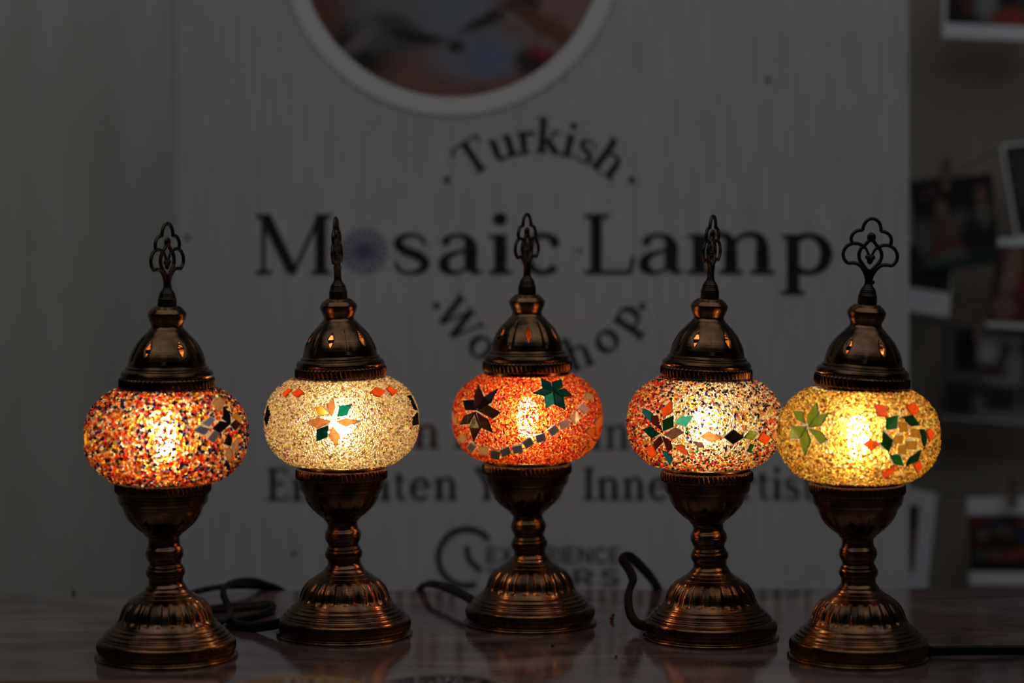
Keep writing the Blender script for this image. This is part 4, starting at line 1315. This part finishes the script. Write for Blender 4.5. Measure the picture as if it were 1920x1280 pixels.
TNAME = {'mirror': 'mirror_tile'}
for L, CP in zip(LAMPS, CORDS):
    d = table_d(L['py'])
    X0, Y0 = (L['px'] - 960) * d / FPX, d
    root = bpy.data.objects.new('mosaic_lamp', None)
    COL.objects.link(root)
    root.location = (X0, Y0, TAB)
    tag(root, L['label'], 'table lamp', 'mosaic lamps in a row on the table')
    link('base', ME_BASE, None, root, (0, 0, 0), (0, 0, radians(L['caprot'] * 0.37)))
    # stem and cup lean to the cup's offset; pivot at the base's neck
    sl = L['cup'] / 1000 / 0.055
    ta = math.atan(sl)
    zp = 0.0505
    def lean(name, me, yaw):
        # rotate about (0,0,zp) by ta around Y
        o = link(name, me, None, root)
        o.location = (-zp * sin(ta), 0, zp - zp * cos(ta))
        o.rotation_euler = (0, ta, 0)
        return o
    lean('stem', ME_STEM, 0)
    o = link('cup', ME_CUP, None, root, (L['cup'] / 1000, 0, L['cdz'] / 1000), (0, 0, radians(L['cuprot'])))
    so = o.modifiers.new('sheet', 'SOLIDIFY')
    so.thickness = 0.0009
    so.offset = -1
    so.material_offset = 1
    ro = link('rope_moulding', ME_ROPE_LO, None, root, (L['cup'] / 1000, 0, L['cdz'] / 1000), (0, 0, random.random()))
    hx = (L['globe'] + L['cup']) / 2000
    link('bulb_holder', ME_HOLD, None, root, (hx, 0, 0.0005))
    link('bulb', ME_BULB, None, root, (hx, 0, 0.0005))
    # globe with its beads and tiles
    gx, gz = L['globe'] / 1000, (GC + L['gdz']) / 1000
    globe = link('globe', ME_GLOBE, None, root, (gx, 0, gz))
    C = np.array((X0 + gx, Y0, TAB + gz))
    (ox, oy, scl), tl = L['tiles']
    polys = []
    for spec in tl:
        mx = sum(x for x, y in spec[1:]) / 4
        my = sum(y for x, y in spec[1:]) / 4
        polys.append((spec[0], [on_globe(ox + (mx + (x - mx) * 1.07) / scl, oy + (my + (y - my) * 1.07) / scl, C) for x, y in spec[1:]]))
    bm = bead_mesh(L['pitch'], L['size'], L['col'], [p[1] for p in polys])
    bo = link('bead_coating', bm, None, globe)
    bo['kind'] = 'stuff'
    for c, cs in polys:
        v, f = make_tile(cs)
        nm = TNAME.get(c, 'glass_tile')
        o = link(nm, mesh(nm, v, f, False), tile_mat(c), globe)
        if c != 'mirror':
            o['label'] = c.replace('_', ' ') + ' glass tile'
    # cap with rope ring and finial, tilted as one about its foot
    tilt = math.atan((L['top'] - L['cap']) / 122.0)
    zc = 0.2036
    dz = L['dz'] / 1000 * 0.35
    cx_ = L['cap'] / 1000
    def on_cap(name, me, yaw, parent=root, extra=0.0):
        o = link(name, me, None, parent)
        # euler XYZ: yaw about z first, then tilt about y
        from mathutils import Matrix
        o.matrix_local = Matrix.Translation((cx_, 0, zc + dz)) @ Matrix.Rotation(tilt, 4, 'Y') @ Matrix.Translation((0, 0, -zc + extra)) @ Matrix.Rotation(yaw, 4, 'Z')
        return o
    cap = on_cap('cap', ME_CAP, radians(L['caprot']))
    so = cap.modifiers.new('sheet', 'SOLIDIFY')
    so.thickness = 0.0009
    so.offset = -1
    so.material_offset = 1
    on_cap('added_inner_rod', ME_ROD, 0)
    on_cap('rope_moulding', ME_ROPE_HI, random.random())
    ex = L['dz'] / 1000 * 0.65
    on_cap('finial', ME_FIN, radians(L['finrot']), extra=ex)
    on_cap('finial_socket', ME_SOCK, 0, extra=ex * 0.5)
    # flat two-core flex
    q = catmull([(*P(x, y, dd), tw) for x, y, dd, tw in CP], 7)
    rad_z = 0.0022
    pts, tws = [], []
    for (x, y, z, tw) in q:
        if y < 2.245:
            z = max(z, TAB + 0.0024 + 0.0012 * abs(sin(radians(tw))))
        pts.append((x - X0, y - Y0, z - TAB))
        tws.append(tw)
    v, f = tube_geo(pts, 0.0042, 12, 0.62, tws)
    co = link('power_cord', mesh('power_cord', v, f), M['cord'], root)
    co['label'] = 'black power cord'

# ------------------------------------------------------------------ things at the front edge of the frame
def dish(px0, px1, ptop, d, mat, name, label):
    cx = ((px0 + px1) / 2 - 960) * d / FPX
    R = (px1 - px0) / 2 * d / FPX * 1000
    h = (CAMH - (ptop - 300) * d / FPX) * 1000
    prof = [(0, R * 0.72), (0.6, R * 0.76), (h * 0.45, R * 0.9), (h * 0.97, R), (h, R - 0.6), (h * 0.97, R - 1.6), (h * 0.45, R * 0.88), (2.2, R * 0.72), (2.0, 0.5)]
    v, f, q = lathe(prof, 64, 3, None, True, True)
    o = link(name, mesh(name, v, f), mat, None, (cx, d, TAB))
    tag(o, label, 'dish', 'bead dishes at the front edge')
    return cx, R, h

def heap(cx, d, R, h, pal, label, n=520, rb=1.5):
    g = Geo()
    base_v, base_f = sphere_geo((0, 0, 0), 1, nu=8, nv=6)
    for i in range(n):
        r = (R - 2.6) * sqrt(random.random())
        a = random.random() * 2 * pi
        z = h - 2.2 + 1.2 * (1 - (r / R) ** 2) + random.random() * 1.4
        s = rb * (0.85 + 0.3 * random.random())
        g.add([((p[0] * s + r * cos(a)) / 1000, (p[1] * s + r * sin(a)) / 1000, (p[2] * s + z) / 1000) for p in base_v], base_f, random.choice(pal))
    # beads below the surface fill the dish
    v, f, q = lathe([(2.4, R * 0.70), (h * 0.45, R * 0.86), (h - 3.5, R * 0.95), (h - 2.0, R * 0.5), (h - 1.5, 0.5)], 40, 1, None, True, True, False)
    g.add(v, f, pal[0])
    o = link('glass_beads', g.mesh('glass_beads'), M['loose'], None, (cx, d, TAB))
    tag(o, label, 'beads', None, 'stuff')

cx, R, h = dish(428, 688, 1294, 1.70, M['dish_amber'], 'bead_dish', 'round amber dish of beads at the front edge below the second lamp')
heap(cx, 1.70, R, h, [(0.30, 0.15, 0.03), (0.40, 0.22, 0.05), (0.45, 0.40, 0.34), (0.24, 0.12, 0.05)], 'heap of amber and white beads in the amber dish')
cx, R, h = dish(711, 945, 1290, 1.70, M['dish_dark'], 'bead_dish', 'round black dish of beads at the front edge below the red lamp')
heap(cx, 1.70, R, h, [(0.012, 0.011, 0.012), (0.03, 0.025, 0.025), (0.30, 0.28, 0.29), (0.05, 0.02, 0.02)], 'heap of black and white beads in the black dish')

# wooden tray at lower left
tx1 = (408 - 960) * 1.74 / FPX
tz = CAMH - (1274 - 300) * 1.74 / FPX
tray = bpy.data.objects.new('wooden_tray', None)
COL.objects.link(tray)
tray.location = (tx1 - 0.14, 1.66, TAB)
tag(tray, 'low red brown wooden tray at the lower left front edge', 'tray')
v, f = box_geo(-0.14, 0.14, -0.08, 0.08, 0, 0.006)
bevel(link('bottom', mesh('bottom', v, f, False), M['wood'], tray), 0.001)
for (a, b, c_, d_) in ((-0.14, 0.14, 0.072, 0.08), (-0.14, 0.14, -0.08, -0.072), (-0.14, -0.132, -0.0718, 0.0718), (0.132, 0.14, -0.0718, 0.0718)):
    v, f = box_geo(a, b, c_, d_, 0.0061, tz)
    bevel(link('rim', mesh('rim', v, f, False), M['wood'], tray), 0.0015)

# stray beads
for (px, py, r, col, label) in ((1147, 1163, 1.9, (0.30, 0.03, 0.015), 'stray red bead on the table right of the red lamp'),
                                (1155, 1232, 1.3, (0.28, 0.17, 0.05), 'stray yellow bead on the table in front of the many coloured lamp'),
                                (1036, 1213, 1.4, (0.01, 0.01, 0.01), 'stray black bead on the table in front of the red lamp'),
                                (138, 1108, 1.6, (0.01, 0.01, 0.01), 'stray black bead near the rear table edge at far left')):
    d = min(table_d(py), 2.225)
    g = Geo()
    v, f = sphere_geo((0, 0, r / 1000), r / 1000)
    g.add(v, f, col)
    if px == 1147:
        v, f = sphere_geo((0.0012, 0.001, 0.0042), 0.0015)
        g.add(v, f, col)
    o = link('loose_bead', g.mesh('loose_bead'), M['loose'], None, ((px - 960) * d / FPX, d, TAB))
    tag(o, label, 'bead', 'stray beads on the table')
